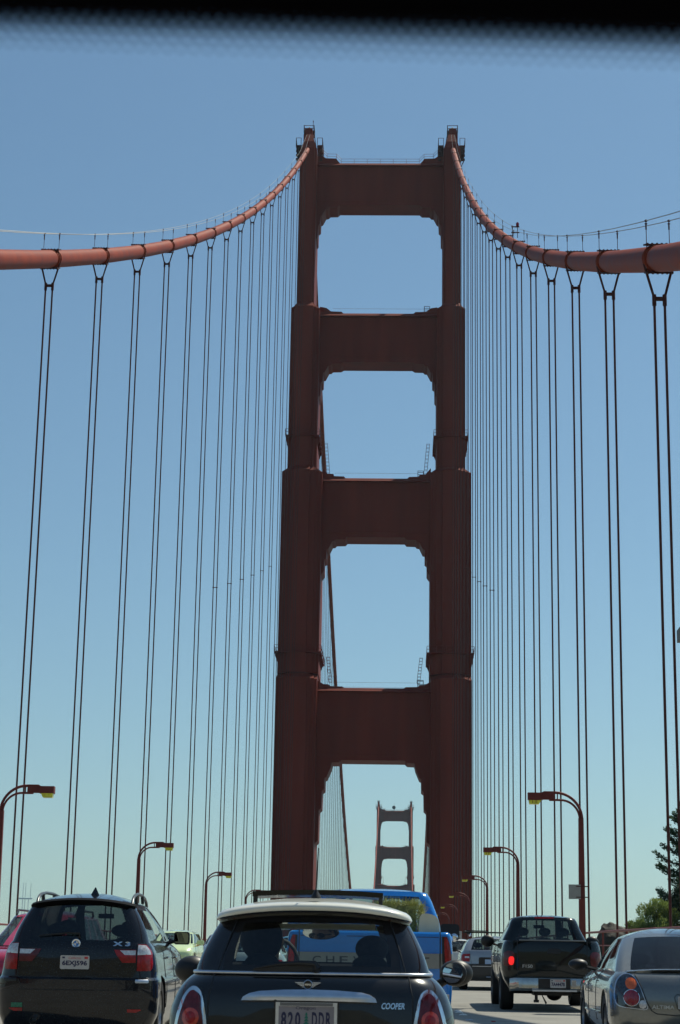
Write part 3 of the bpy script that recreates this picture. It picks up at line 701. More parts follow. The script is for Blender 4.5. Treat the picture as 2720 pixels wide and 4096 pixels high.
def plate(root, sh, cx, z0, z1, wd, txt, top, style, y=None):
    cz = (z0+z1)/2; yy = sh.ry(cx, cz)-.03 if y is None else y; x0, x1 = cx-wd/2, cx+wd/2
    mb = MB(); mb.prism(rr_(x0, x1, z0, z1, .015, 3), yy-.004, yy+.004)
    p = mb.build('license_plate', PLATE if style != 'or' else PLATE_O, root)
    hgt = z1-z0
    if style == 'ca':
        text('plate_number', txt, INKB, p, cx, z0+hgt*.4, hgt*.46, yy-.0045, wid=wd*.86, off=.004, ext=.0008)
        text('state_name', top, INKR, p, cx, z0+hgt*.82, hgt*.17, yy-.0045, wid=wd*.42, shear=.3, ext=.0008)
        mb = MB(); mb.box(x1-wd*.17, x1-wd*.05, yy-.0056, yy-.0042, z1-hgt*.25, z1-hgt*.08); mb.build('sticker', INKR, p)
        mb = MB(); mb.box(x0+wd*.07, x0+wd*.16, yy-.0056, yy-.0042, z1-hgt*.22, z1-hgt*.1); mb.build('sticker', INKB, p)
    for z in (z0-.006, z1-.004): pass
    return p, yy
def side_glass_strip(G, root, mats):
    for k, mb in G.items():
        if k in mats: nm, m = mats[k]; mb.build(nm, m, root, smooth=50)
def place(name, X, Y, label, cat, flip=False, **kw):
    s_ = slope(Y); root = empty(name, (X, Y, zr(Y)), (-s_ if flip else s_, 0, math.pi if flip else 0)); tag(root, label, cat, kw.get('group')); return root
def mirror_pair(root, x, y, z, rx, rz, m, arm=True, sides=(1, -1), box=False):
    out = []
    for sx in sides:
        mb = MB()
        if box: mb.prism(rr_(-rx, rx, -rz, rz, rz*.4), -.04, .09)
        else: mb.ell((0, .02, 0), (rx, .085, rz), 22, 12)
        if arm: mb.tube([(-sx*rx*.7, .03, -rz*.4), (-sx*(rx+.12), .06, -rz*.9)], .025, 6)
        h_ = mb.build('mirror', m, root, smooth=50, loc=(sx*x, y, z)); out.append(h_)
    return out
# ---- person builder: one continuous remeshed body
def person(name, loc, label, arm_out=False, glasses=True, rotz=0, shirt=(.03, .03, .035), lean=0):
    root = empty(name, loc, (0, 0, rotz)); tag(root, label, 'person')
    mb = MB()
    # seated, facing +y ; z=0 is the hip
    mb.ell((0, .02, .12), (.17, .13, .17)); mb.ell((0, .0, .34), (.19, .13, .22)); mb.ell((0, 0, .50), (.2, .11, .09))
    mb.tube([(0, 0, .5), (0, .02, .62), (0, .03, .70)], [.07, .058, .06], 12)
    mb.ell((0, .03, .78), (.078, .097, .115), 20, 14); mb.ell((0, .075, .715), (.052, .05, .045), 14, 8)   # skull and jaw
    mb.ell((0, .134, .765), (.014, .022, .026), 10, 6); mb.tube([(0, .118, .80), (0, .142, .757)], [.009, .013], 8)  # nose
    mb.ell((0, .118, .722), (.026, .012, .010), 10, 6)
    for s_ in (1, -1):
        mb.ell((s_*.08, .02, .775), (.012, .024, .034), 10, 7)
        mb.ell((s_*.03, .098, .80), (.026, .018, .010), 10, 6)
        mb.tube([(s_*.09, .02, .05), (s_*.12, .25, .08), (s_*.13, .45, .1)], [.09, .08, .06], 12)
        mb.tube([(s_*.13, .45, .1), (s_*.13, .52, -.12), (s_*.13, .55, -.3)], [.06, .05, .04], 12)
        if arm_out and s_ < 0:
            J = [(s_*.19, 0, .50), (s_*.42, .05, .34), (s_*.60, .22, .40)]
        else: J = [(s_*.19, 0, .50), (s_*.27, .14, .26), (s_*.2, .40, .34)]
        mb.tube(J, [.058, .046, .030], 12); hx, hy, hz = J[-1]; d = (Vector(J[-1])-Vector(J[-2])).normalized()
        c = Vector(J[-1])+d*.045; mb.ell(c, (.042, .042, .028), 12, 8)
        sidev = d.cross(Vector((0, 0, 1))).normalized()
        for i, ln in enumerate((.07, .08, .075, .058)):
            b = c+d*.03+sidev*(-.03+.02*i); mb.tube([b, b+d*ln*.55, b+d*ln*.9+Vector((0, 0, -.022))], [.010, .009, .007], 7)
        mb.tube([c-sidev*.03, c-sidev*.055+d*.03, c-sidev*.055+d*.055], [.012, .010, .008], 7)
    me = mb.mesh('body', SKIN); o = obj('body', me, root); md = o.modifiers.new('r', 'REMESH'); md.mode = 'VOXEL'; md.voxel_size = .011; md.use_smooth_shade = True
    # shirt: slightly larger shell over the torso and upper arms
    mb = MB(); mb.ell((0, .02, .13), (.19, .15, .19)); mb.ell((0, 0, .34), (.205, .145, .225)); mb.ell((0, 0, .495), (.215, .122, .095)); mb.tube([(0, 0, .53), (0, .012, .585)], [.1, .075], 14)
    for s_ in (1, -1):
        e = (s_*.29, .03, .43) if (arm_out and s_ < 0) else (s_*.25, .09, .34)
        mb.tube([(s_*.17, 0, .50), e], [.075, .066], 12)
    sm = mat('shirt_%s' % name+str(shirt), shirt, .85, var=.15, scale=20); o = mb.build('shirt', sm, root); md = o.modifiers.new('r', 'REMESH'); md.mode = 'VOXEL'; md.voxel_size = .016; md.use_smooth_shade = True
    mb = MB(); mb.ell((0, .012, .812), (.0815, .096, .095), 20, 12); o = mb.build('hair', HAIR, root, smooth=60)
    if glasses:
        mb = MB()
        for s_ in (1, -1): mb.prism([(p[0], p[1]) for p in el_(s_*.034, .785, .029, .019, 14)], .118, .132); mb.tube([(s_*.06, .12, .788), (s_*.082, .02, .79)], .005, 5)
        mb.tube([(-.01, .128, .79), (.01, .128, .79)], .004, 5); mb.build('sunglasses', mat('sunglass_black', (.008, .008, .009), .12), root)
    return root
# ================================================= small black hatchback with white roof (nearest)
def make_hatch():
    X, Y = 4.358, 11.5
    root = place('hatchback', X, Y, 'black hatchback with white roof and chrome tailgate handle, right in front of the camera', 'car')
    PB = mat('black_car_paint', (.012, .012, .0125), .2, spec=.25, coat=.8, var=.1, scale=60)
    WH = mat('cream_roof_paint', (.78, .78, .68), .28, coat=.8, var=.04, scale=4)
    BK = mat('gloss_black_pillar', (.014, .014, .016), .09, coat=.6)
    sh = Shell([(.18, .76, .10, 3.6, .1, .22, .12, .3), (.34, .83, .0, 3.68, .1, .25, .12, .32), (.55, .855, .0, 3.69, .1, .26, .14, .32), (.73, .853, .02, 3.66, .1, .26, .14, .32), (.84, .822, .035, 3.58, .1, .25, .16, .32),
                (.90, .79, .055, 3.2, .1, .24, .16, .32), (.945, .75, .085, 2.9, .1, .22, .12, .3), (.975, .712, .125, 2.8, .09, .2, .1, .3)])
    zs = [.18, .26, .34, .45, .55, .64, .73, .78, .84, .87, .9, .925, .945, .96, .975]
    G = sh.loft(zs, lambda a, b, z, s: 'body', cap='body')
    me = G['body'].mesh('body', PB, 40)
    me = boolcut(me, archcut(.345, .62, .31)+archcut(.345, 3.06, .31)); body = obj('body', me, root, PB, 38); topcap(me, .975)
    wheels(root, .305, .19, .845, .62, 3.06, 5)
    # belt chrome
    mb = MB(); hh = sh.half(.975); P = [(x*1.004, y-.004, .984) for x, y, t in hh if y < 2.7]
    mb.tube([(-x, y, z) for x, y, z in P[::-1]]+P[1:], .0105, 8, caps=True); mb.build('belt_trim', SATIN, root, smooth=50)
    gh = Shell([(.99, .705, .135, 2.75, .09, .15, .1, .08), (1.1, .672, .18, 2.55, .09, .13, .1, .08), (1.2, .635, .235, 2.35, .09, .12, .1, .08), (1.3, .592, .29, 2.15, .085, .11, .1, .08), (1.335, .575, .31, 2.1, .08, .11, .1, .08)],
               rear=[0, .15, .3, .45, .6, .75, .86, .9, .93, .96, 1], side=[0, .03, .08, .2, .36, .38, .5, .62, .74, .76, .85, .93, .97, 1], bend=.05)
    def cl(a, b, z, s):
        if a[0] == 'r' and b[0] == 'r': return 'rg' if b[1] <= .861 and 1.03 < z < 1.288 else ('rgd' if b[1] <= .961 and z < 1.32 else 'frame')
        if b[0] == 's' and 1.0 < z < 1.31:
            if .08 <= a[1] and b[1] <= .36: return ('q1', s)
            if .38 <= a[1] and b[1] <= .93: return ('q2', s)
        if (a[0] in ('fc', 'f')) and b[0] in ('f', 'fc') and 1.02 < z < 1.3 and not (a[0] == 'fc' and b[1] < .3): return 'ws'
        return 'frame'
    G = gh.loft([.98, 1.0, 1.03, 1.08, 1.14, 1.2, 1.24, 1.288, 1.312, 1.335], cl)
    fr = G['frame'].mesh('greenhouse_frame', BK, 45); fo = obj('pillars', fr, root); 
    G['rg'].build('rear_window', glass('hatch_rear_glass', (.86, .93, .90)), root, smooth=50)
    G['rgd'].build('window_frit', mat('ceramic_frit', (.02, .02, .022), .08), root, smooth=50)
    [mb.build('side_window', DARKG if k[0] == 'q1' else CLEARG, root, smooth=50) for k, mb in G.items() if k[0] in ('q1', 'q2')]; G['ws'].build('windshield', CLEARG, root, smooth=50)
    # white roof with rounded lip
    rf = Shell([(1.336, .583, .255, 2.12, .1, .16, .1, .2), (1.352, .598, .2, 2.14, .1, .17, .1, .2), (1.375, .59, .185, 2.12, .11, .18, .1, .2), (1.395, .565, .21, 2.08, .11, .18, .1, .2)])
    BD = lambda G: [setattr(mb, 'v', [(x, y, z-.05*min(1.15, abs(x)/.575)**2.4) for x, y, z in mb.v]) for mb in G.values()]
    G = rf.loft([1.352, 1.36, 1.37, 1.38, 1.388, 1.395], lambda a, b, z, s: 'w', dome=('w', .05, 7)); BD(G); c_ = MB(); c_.box(-.36, .36, 1.42, 1.98, 1.25, 1.6); cm = c_.mesh('c', INT); obj('roof', boolcut(G['w'].mesh('roof', WH), [cm]), root, WH, 50)
    G = rf.loft([1.325, 1.336, 1.344, 1.352], lambda a, b, z, s: 'b', cap='b'); BD(G); c_ = MB(); c_.box(-.36, .36, 1.42, 1.98, 1.25, 1.6); obj('roof_gutter', boolcut(G['b'].mesh('roof_gutter', BK), [c_.mesh('c', INT)]), root, BK, 45)
    # raised sunroof glass, hinged open at the rear
    mb = MB(); sr = [(x/1., 0) for x in ()]
    n = 12; vs = []
    for i in range(n+1):
        x = -.415+.83*i/n; c = -.014*(x/.415)**2
        for y, z in ((.85, 1.492), (1.5, 1.474), (1.5, 1.46), (.85, 1.46)): vs.append((x, y, z+c))
    mb.add(vs, [(i*4+k, i*4+(k+1) % 4, (i+1)*4+(k+1) % 4, (i+1)*4+k) for i in range(n) for k in range(4)]+[(0, 1, 2, 3), (n*4+3, n*4+2, n*4+1, n*4)])
    mb.build('sunroof', mat('sunroof_black', (.008, .008, .009), .12), root, smooth=30)
    mb = MB()
    for x in (-.4, .4): mb.box(x-.012, x+.012, .87, .95, 1.40, 1.46)
    mb.build('sunroof_hinge', BLACKP, root)
    # antenna
    mb = MB(); mb.lathe([(1.428, .034), (1.44, .03), (1.463, .014), (1.478, .01), (1.48, .001)], 'z', (.01, .36, 0), 16); an = mb.build('antenna', BLACKP, root, smooth=50)
    mb = MB(); mb.tube([(.01, .36, 1.47), (.022, .33, 1.73)], [.0055, .004], 6); mb.build('whip', BLACKP, an)
    # tailgate handle, badge, lettering
    decal('tailgate_handle', [(-.405, .828), (-.395, .848), (-.36, .868), (-.3, .882), (-.15, .892), (0, .895), (.15, .892), (.3, .882), (.35, .868), (.383, .848), (.392, .826), (.2, .830), (0, .832), (-.2, .831)], sh, SATIN, root, off=.03, sub=3, bulge=.012)
    line('tailgate_seam', [(.575, .985), (.585, .93), (.602, .85), (.605, .6)], sh, BLACKP, root, .0045, -.001); line('tailgate_seam', [(-.575, .985), (-.585, .93), (-.602, .85), (-.605, .6)], sh, BLACKP, root, .0045, -.001)
    line('window_seam', [(.562, .99), (.53, 1.1), (.497, 1.2), (.455, 1.32)], gh, BLACKP, root, .004); line('window_seam', [(-.562, .99), (-.53, 1.1), (-.497, 1.2), (-.455, 1.32)], gh, BLACKP, root, .004)
    yb = sh.ry(0, .922)-.012; bd = MB().lathe([(yb+.01, .028), (yb-.006, .0275), (yb-.008, .024), (yb-.005, .0225), (yb-.004, .001)], 'y', (0, 0, .922), 28).build('badge', SATIN, root, smooth=40, loc=(-.015, 0, 0))
    mb = MB(); mb.lathe([(yb-.0055, .0225), (yb-.0058, .001)], 'y', (0, 0, .922), 24); mb.build('badge_centre', mat('badge_black', (.01, .01, .01), .2), bd)
    text('badge_lettering', 'MINI', CHROME, bd, 0, .922, .011, yb-.0062, wid=.036, off=.0006)
    for s_ in (1, -1):
        mb = MB()
        for k in range(4):
            z = .935-.0082*k; x1 = .078-.0135*k; mb.prism([(s_*.026, z), (s_*x1, z), (s_*(x1-.009), z-.0052), (s_*.026, z-.0052)], yb-.003, yb+.004)
        mb.build('badge_wing', SATIN, bd)
    text('model_lettering', 'COOPER', CHROME, root, .487, .807, .036, -.006, wid=.135, shear=.25, sh=sh, off=.001)
    # wiper
    yw = gh.ry(.02, 1.02)-.03
    mb = MB(); mb.tube([(.035, yw-.01, 1.012), (.02, yw-.012, 1.042), (-.06, yw-.008, 1.046), (-.2, yw, 1.035), (-.34, yw+.01, 1.008)], [.026, .017, .014, .010, .006], 8)
    mb.tube([(.03, gh.ry(0, 1.0)+.01, 1.005), (.03, yw-.015, 1.015)], .024, 10); mb.prism([(.03, 1.02), (-.02, 1.04), (-.34, 1.01), (-.35, .998), (-.2, .992), (.02, .995)], yw+.006, yw+.016)
    mb.build('rear_wiper', BLACKP, root, smooth=50)
    # tail lights
    lp = [(.708, .908), (.665, .895), (.64, .86), (.622, .78), (.607, .70), (.60, .60), (.62, .575), (.70, .575), (.80, .58), (.815, .61), (.805, .70), (.785, .78), (.755, .86)]
    lp2 = [(.706, .885), (.675, .872), (.656, .84), (.64, .77), (.627, .70), (.622, .62), (.64, .598), (.70, .597), (.785, .60), (.793, .63), (.785, .70), (.766, .77), (.74, .85)]
    for s_ in (1, -1):
        a = smoothpoly([(s_*x, z) for x, z in lp][::s_], 2); b = smoothpoly([(s_*x, z) for x, z in lp2][::s_], 2)
        t = decal('tail_light', a, sh, CHROME, root, off=.012, sub=2); decal('lens', b, sh, REDD, t, off=.019, sub=2, bulge=.008)
        decal('lamp_ring', el_(s_*.705, .725, .052, .055), sh, mat('orange_red_ring', (.5, .04, .02), .2, coat=1, var=.25, scale=30), t, off=.0265, sub=1, bulge=.004); decal('lamp_core', el_(s_*.705, .725, .032, .034), sh, RED, t, off=.030, sub=1, bulge=.003)
    # number plate with frame
    pc = -.018; yy = sh.ry(0, .75)-.02
    mb = MB(); mb.box(pc-.19, pc+.19, yy+.004, yy+.03, .62, .835); mb.build('plate_recess', BLACKP, root)
    p, yv = plate(root, sh, pc, .652, .806, .325, '', '', 'or', y=yy-.004)
    mb = MB()
    for x0, x1, z0, z1 in ((pc-.18, pc-.162, .64, .822), (pc+.162, pc+.18, .64, .822), (pc-.162, pc+.162, .64, .652), (pc-.162, pc+.162, .8, .822)): mb.box(x0, x1, yv-.009, yv+.004, z0, z1)
    fm = mb.build('plate_frame', SATIN, root)
    mb = MB(); mb.box(pc-.155, pc+.155, yv-.0125, yv-.0088, .802, .820); mb.build('frame_band', mat('frame_band_grey', (.16, .16, .16), .4), fm)
    text('frame_lettering', 'PORTLAND', BLACKP, fm, pc, .811, .013, yv-.013, wid=.25, ext=.0006) if False else None
    text('state_name', 'Oregon', INKB, p, pc-.005, .788, .024, yv-.0045, wid=.115, ext=.0008)
    for t, dx in (('8', -.132), ('2', -.092), ('0', -.05), ('D', .048), ('D', .088), ('R', .130)): text('plate_character', t, INKB, p, pc+dx, .724, .088, yv-.0045, wid=.031, off=.004, ext=.0008)
    mb = MB()
    for k in range(7): z = .765-.017*k; hw = .008+.0042*k*(1 if k < 6 else .2); mb.prism([(pc-hw, z-.016), (pc+hw, z-.016), (pc+.003, z), (pc-.003, z)], yv-.0056-.0001*k, yv-.0042)
    mb.box(pc-.004, pc+.004, yv-.0056, yv-.0042, .655, .665); mb.build('fir_tree_print', GREENINK, p)
    # interior
    mb = MB(); mb.box(-.64, .64, .35, 2.5, .93, .983); mb.build('parcel_shelf', INT, root)
    mb = MB(); mb.prism(smoothpoly([(2.25, .92), (2.3, 1.03), (2.55, 1.0), (2.75, .95)], 1), -.66, .66, 'x'); mb.build('dashboard', INT, root)
    seat(root, -.385, 1.36, .98, (.14, .155)); seat(root, .34, 1.45, .985, (.11, .09), .25) 
    mb = MB(); mb.tube([(-.35+.17*math.cos(a), 2.08+.06*math.sin(a), 1.02+.17*math.sin(a)) for a in [2*math.pi*i/20 for i in range(21)]], .014, 8, caps=False); mb.build('steering_wheel', BLACKP, root)
    for x in (-.42, .42): headrest(root, x*.8, .72, 1.035, .11, .06)
    return root
HB = make_hatch()
# driver and real mirrors that show him
hbM = Matrix.Translation(Vector((4.358, 11.5, zr(11.5))))
drv = person('person', (4.358-.34, 11.5+1.50, zr(11.5)+.43), 'driver in dark shirt and sunglasses seated behind the wheel of the black hatchback', glasses=True)
head_w = Vector((4.358-.34, 11.5+1.62, zr(11.5)+.43+.775))
def face_mirror(parent_root, lp, rx, rz, target, nm, curv=0.0):
    """a mirror tilted, as the driver has set it, so that the camera sees `target` in it"""
    wp = Vector(parent_root.location)+Vector(lp); n = ((Vector((CX, 0, 0))-wp).normalized()+(target-wp).normalized()).normalized()
    q = n.to_track_quat('-Y', 'Z').to_euler()
    mb = MB(); mb.ell((0, .018, 0), (rx*1.1, .03, rz*1.14), 26, 12); h_ = mb.build('mirror_housing', BLACKP, parent_root, smooth=50, loc=lp); h_.rotation_euler = q
    N = 26; vs = [(0, -.0185, 0)]; fs = []
    for k in range(1, 6):
        for i in range(N):
            a = 2*math.pi*i/N; f = k/5; x, z = rx*f*math.cos(a), rz*f*math.sin(a); vs.append((x, -.0185+curv*(x*x+z*z), z))
    for i in range(N): fs.append((0, 1+i, 1+(i+1) % N))
    for k in range(4):
        for i in range(N): fs.append((1+k*N+i, 1+(k+1)*N+i, 1+(k+1)*N+(i+1) % N, 1+k*N+(i+1) % N))
    mb = MB(); mb.add(vs, fs); g = mb.build('mirror_glass', MIRROR, h_, smooth=80)
    return h_
m_ = face_mirror(HB, (-.035, 2.20, 1.235), .122, .044, head_w, 'm'); m_.name = 'rear_view_mirror'
mb = MB(); mb.tube([(-.035, 2.22, 1.25), (-.03, 2.24, 1.31)], .012, 6); mb.build('mirror_stalk', BLACKP, HB)
m_ = face_mirror(HB, (.895, 1.92, .975), .085, .068, head_w+Vector((0, .02, 0)), 'm', .25); m_.name = 'door_mirror'
mb = MB(); mb.ell((0, .09, 0), (.115, .075, .09), 26, 14); mb.tube([(-.08, .07, -.05), (-.16, .09, -.1)], .03, 8); mb.build('door_mirror_shell', BLACKP, HB, smooth=60, loc=(.915, 1.97, .974))
mb = MB(); mb.ell((0, .05, 0), (.118, .085, .092), 26, 14); mb.tube([(.08, .03, -.05), (.16, .06, -.1)], .03, 8); mb.build('door_mirror', BLACKP, HB, smooth=60, loc=(-.905, 1.92, .972))
# ================================================= dark SUV, left
def make_suv():
    X, Y = 1.18, 22.3
    root = place('suv', X, Y, 'black suv with roof rails and white plate 6EXJ596, left of the hatchback', 'car')
    root.rotation_euler.z = R(1.2)
    PB = mat('dark_blue_black_paint', (.011, .0125, .017), .16, spec=.15, coat=.7, var=.12, scale=40)
    TRIM = mat('grey_black_bumper_plastic', (.02, .021, .021), .5, var=.2, scale=10)
    sh = Shell([(.17, .84, .10, 4.45, .1, .25, .2, .35), (.34, .91, .03, 4.53, .1, .28, .2, .35), (.6, .925, .0, 4.56, .1, .28, .22, .35), (.73, .92, .0, 4.55, .1, .28, .22, .35), (.76, .905, .045, 4.54, .1, .28, .22, .35),
                (.9, .885, .06, 4.5, .09, .27, .22, .35), (1.02, .865, .075, 4.3, .08, .25, .2, .35), (1.1, .835, .09, 3.9, .08, .24, .2, .3), (1.15, .80, .11, 3.6, .08, .22, .15, .3)])
    zs = [.17, .24, .34, .48, .6, .68, .73, .745, .76, .83, .9, .96, 1.02, 1.06, 1.1, 1.125, 1.15]
    G = sh.loft(zs, lambda a, b, z, s: 'body', cap='body')
    me = boolcut(G['body'].mesh('body', PB), archcut(.41, .86, .37)+archcut(.41, 3.66, .37)); obj('body', me, root, PB, 38); topcap(me, 1.15)
    wheels(root, .365, .235, .905, .86, 3.66, 7)
    gh = Shell([(1.15, .795, .12, 3.55, .08, .2, .12, .25), (1.25, .765, .155, 3.3, .08, .19, .12, .25), (1.42, .70, .215, 2.95, .08, .17, .12, .22), (1.59, .615, .28, 2.6, .07, .16, .12, .2), (1.645, .58, .30, 2.5, .07, .16, .1, .2)],
               rear=[0, .2, .4, .6, .8, .93, .97, 1], side=[0, .04, .1, .2, .27, .30, .33, .4, .5, .6, .62, .65, .75, .85, .93, 1], bend=.055)
    def cl(a, b, z, s):
        if a[0] == 'r' and b[0] == 'r' and b[1] <= .975 and 1.165 < z < 1.63: return 'rg'
        if b[0] == 's' and 1.18 < z < 1.58:
            if .04 <= a[1] and b[1] <= .27: return ('q1', s)
            if .33 <= a[1] and b[1] <= .60: return ('q2', s) if s < 0 else 'open'
            if .65 <= a[1] and b[1] <= .93: return ('q3', s)
        if a[0] in ('fc', 'f') and b[0] in ('f', 'fc') and 1.18 < z < 1.61 and not (a[0] == 'fc' and b[1] < .5): return 'ws'
        return 'frame'
    G = gh.loft([1.15, 1.165, 1.18, 1.25, 1.32, 1.4, 1.48, 1.54, 1.58, 1.61, 1.63, 1.645], cl, dome=('frame', .085, 7))
    obj('cabin', G['frame'].mesh('cabin', PB), root, PB, 45)
    G['rg'].build('rear_window', glass('suv_rear_glass', (.13, .15, .15)), root, smooth=50)
    G['ws'].build('windshield', CLEARG, root, smooth=50)
    [mb.build('side_window', glass('suv_side_glass', (.10, .12, .13), ior=1.9), root, smooth=50) for k, mb in G.items() if k[0] in ('q1', 'q2', 'q3')]
    # spoiler lip shading the rear window
    mb = MB(); n = 16
    P = []
    for i in range(n+1):
        x = -.61+1.22*i/n; e = abs(x)/.61; y = gh.ry(x, 1.6); zt = 1.648-.062*e**2.2
        P.append([(x, y-.075, zt-.02), (x, y+.05, zt+.006), (x, y+.07, zt-.03), (x, y+.005, zt-.075-.05*max(0, e-.75)*4)])
    mb.add([q for p in P for q in p], [(i*4+k, i*4+(k+1) % 4, (i+1)*4+(k+1) % 4, (i+1)*4+k) for i in range(n) for k in range(4)]+[(0, 1, 2, 3), (n*4+3, n*4+2, n*4+1, n*4)])
    mb.build('spoiler', mat('spoiler_black', (.004, .004, .005), .7, spec=.06), root, smooth=40)
    for s_ in (1, -1):
        mb = MB(); mb.tube([(s_*.56, .5, 1.578), (s_*.56, .56, 1.638), (s_*.56, .66, 1.678), (s_*.56, .8, 1.703), (s_*.555, 1.1, 1.723), (s_*.545, 1.6, 1.723), (s_*.53, 2.1, 1.693), (s_*.525, 2.3, 1.658), (s_*.52, 2.45, 1.598)], .019, 8)
        mb.tube([(s_*.56, .95, 1.598), (s_*.56, .9, 1.708)], .024, 6); mb.tube([(s_*.55, 1.7, 1.628), (s_*.545, 1.66, 1.718)], .022, 6); mb.build('roof_rail', mat('rail_grey', (.10, .105, .11), .35, .6), root, smooth=60)
    mb = MB(); mb.add([(.03, .78, 1.70), (.13, .78, 1.70), (.105, 1.0, 1.70), (.055, 1.0, 1.70), (.085, .80, 1.79), (.075, .80, 1.79), (.08, .86, 1.775)], [(0, 1, 4, 5), (1, 2, 6, 4), (3, 0, 5, 6), (2, 3, 6), (4, 6, 5), (0, 3, 2, 1)]); mb.build('shark_fin', PB, root)
    # lights
    for s_ in (1, -1):
        f = lambda P: [(s_*x, z) for x, z in P][::s_]
        t = decal('tail_light', f([(.69, 1.135), (.78, 1.13), (.83, 1.07), (.848, 1.03), (.86, .9), (.855, .862), (.835, .835), (.69, .835)]), sh, RED, root, off=.012, sub=3, bulge=.01)
        decal('clear_lens', f([(.692, 1.128), (.775, 1.123), (.82, 1.07), (.838, 1.02), (.69, 1.012)]), sh, WHITEL, t, off=.02, sub=3, bulge=.009)
        t = decal('tailgate_light', f([(.42, 1.068), (.672, 1.07), (.672, .925), (.52, .925), (.45, 1.01)]), sh, REDD if s_ < 0 else RED, root, off=.008, sub=2)
        decal('clear_lens', f([(.49, 1.062), (.668, 1.064), (.668, 1.012), (.545, 1.012)]), sh, WHITEL, t, off=.012, sub=1)
        line('tailgate_seam', f([(.68, 1.15), (.68, .8), (.66, .72), (.60, .62)]) if s_ > 0 else f([(.68, 1.15), (.68, .8), (.66, .72), (.60, .62)])[::-1], sh, BLACKP, root, .004)
        decal('reflector', f([(.60, .408), (.74, .408), (.76, .40), (.70, .372), (.60, .372)]), sh, RED, root, off=.006, sub=1)
        decal('bumper_corner', f(rr_(.68, .83, .70, .74, .012)), sh, SATIN if s_ > 0 else TRIM, root, off=.006, sub=2)
    line('bumper_seam', [(-.78, .755), (.78, .755)], sh, BLACKP, root, .006)
    line('bumper_seam', [(-.66, .615), (.66, .615)], sh, BLACKP, root, .005)
    mb = MB(); mb.lathe([(-.02, .036), (-.03, .04), (-.02, .046), (.06, .046), (.06, .036), (-.02, .036)], 'y', (-.46, .02, .27), 20); mb.build('exhaust_pipe', CHROME, root, smooth=40)
    decal('handle_band', rr_(-.62, .62, 1.075, 1.083, .003, 1), sh, BLACKP, root, off=.006, sub=1)
    plate(root, sh, -.02, .845, .998, .335, '6EXJ596', 'California', 'ca', y=sh.ry(0, .93)-.02)
    yb = sh.ry(0, 1.14)-.012; bd = MB().lathe([(yb+.02, .05), (yb-.004, .05), (yb-.007, .046), (yb-.004, .042), (yb-.003, .001)], 'y', (-.02, 0, 1.135), 30).build('badge', CHROME, root, smooth=40)
    mb = MB(); mb.lathe([(yb-.0035, .042), (yb-.0045, .001)], 'y', (-.02, 0, 1.135), 30); mb.build('badge_ring', mat('badge_black', (.01, .01, .01), .2), bd)
    for q in range(4):
        mb = MB(); mb.prism([(-.02, 1.135)]+[(-.02+.027*math.cos(R(90*q+90*i/6)), 1.135+.027*math.sin(R(90*q+90*i/6))) for i in range(7)], yb-.0065, yb-.004)
        mb.build('badge_quadrant', mat('badge_blue', (.03, .2, .6), .3) if q in (1, 3) else mat('badge_white', (.7, .7, .7), .3), bd)
    text('model_lettering', 'X 3', CHROME, root, .50, 1.135, .05, -.008, wid=.2, sh=sh, off=.003)
    yw = gh.ry(0, 1.24)-.02; mb = MB(); mb.tube([(.01, yw-.01, 1.19), (.01, yw-.015, 1.245), (-.12, yw-.01, 1.25), (-.46, yw+.01, 1.215)], [.016, .014, .011, .006], 7); mb.build('rear_wiper', BLACKP, root, smooth=50)
    decal('green_sticker', [(-.73, .415), (-.60, .415), (-.60, .465), (-.73, .465)], sh, mat('sticker_green', (.03, .2, .12), .5, var=.4, scale=60), root, off=.008, sub=1)
    mb = MB(); mb.box(-.76, .76, .4, 3.2, 1.12, 1.155); mb.build('load_floor', INT, root)
    for x in (-.4, .38): seat(root, x, 1.15, 1.16, (.13, .075), .3); seat(root, x, 2.05, 1.2, (.13, .085), .24)
    mirror_pair(root, .955, 2.75, 1.22, .098, .08, BLACKP, box=True)
    mb = MB(); mb.prism(rr_(-.085, .085, -.067, .067, .03), -.046, -.041); mb.build('mirror_glass', mat('dim_mirror_glass', (.3, .36, .34), .02, 1), root, loc=(.955, 2.75, 1.22))
    mb = MB(); mb.box(-.1, .1, 2.5, 2.52, 1.45, 1.51); mb.build('rear_view_mirror', BLACKP, root)
    for y0, y1 in ((1.32, .3), (2.4, .3)):
        mb = MB(); mb.tube([(sh.sx(y0, z)+.001, y0+.05*(z > 1.0), z) for z in [.4+.07*i for i in range(11)]], .004, 5); mb.build('door_seam', BLACKP, root)
    for y0 in (1.62, 2.7):
        mb = MB(); mb.tube([(sh.sx(y0, .98)+.02, y0-.1, .98), (sh.sx(y0, .98)+.028, y0, .985), (sh.sx(y0, .98)+.02, y0+.1, .98)], .012, 6); mb.build('door_handle', PB, root)
    return root
make_suv()
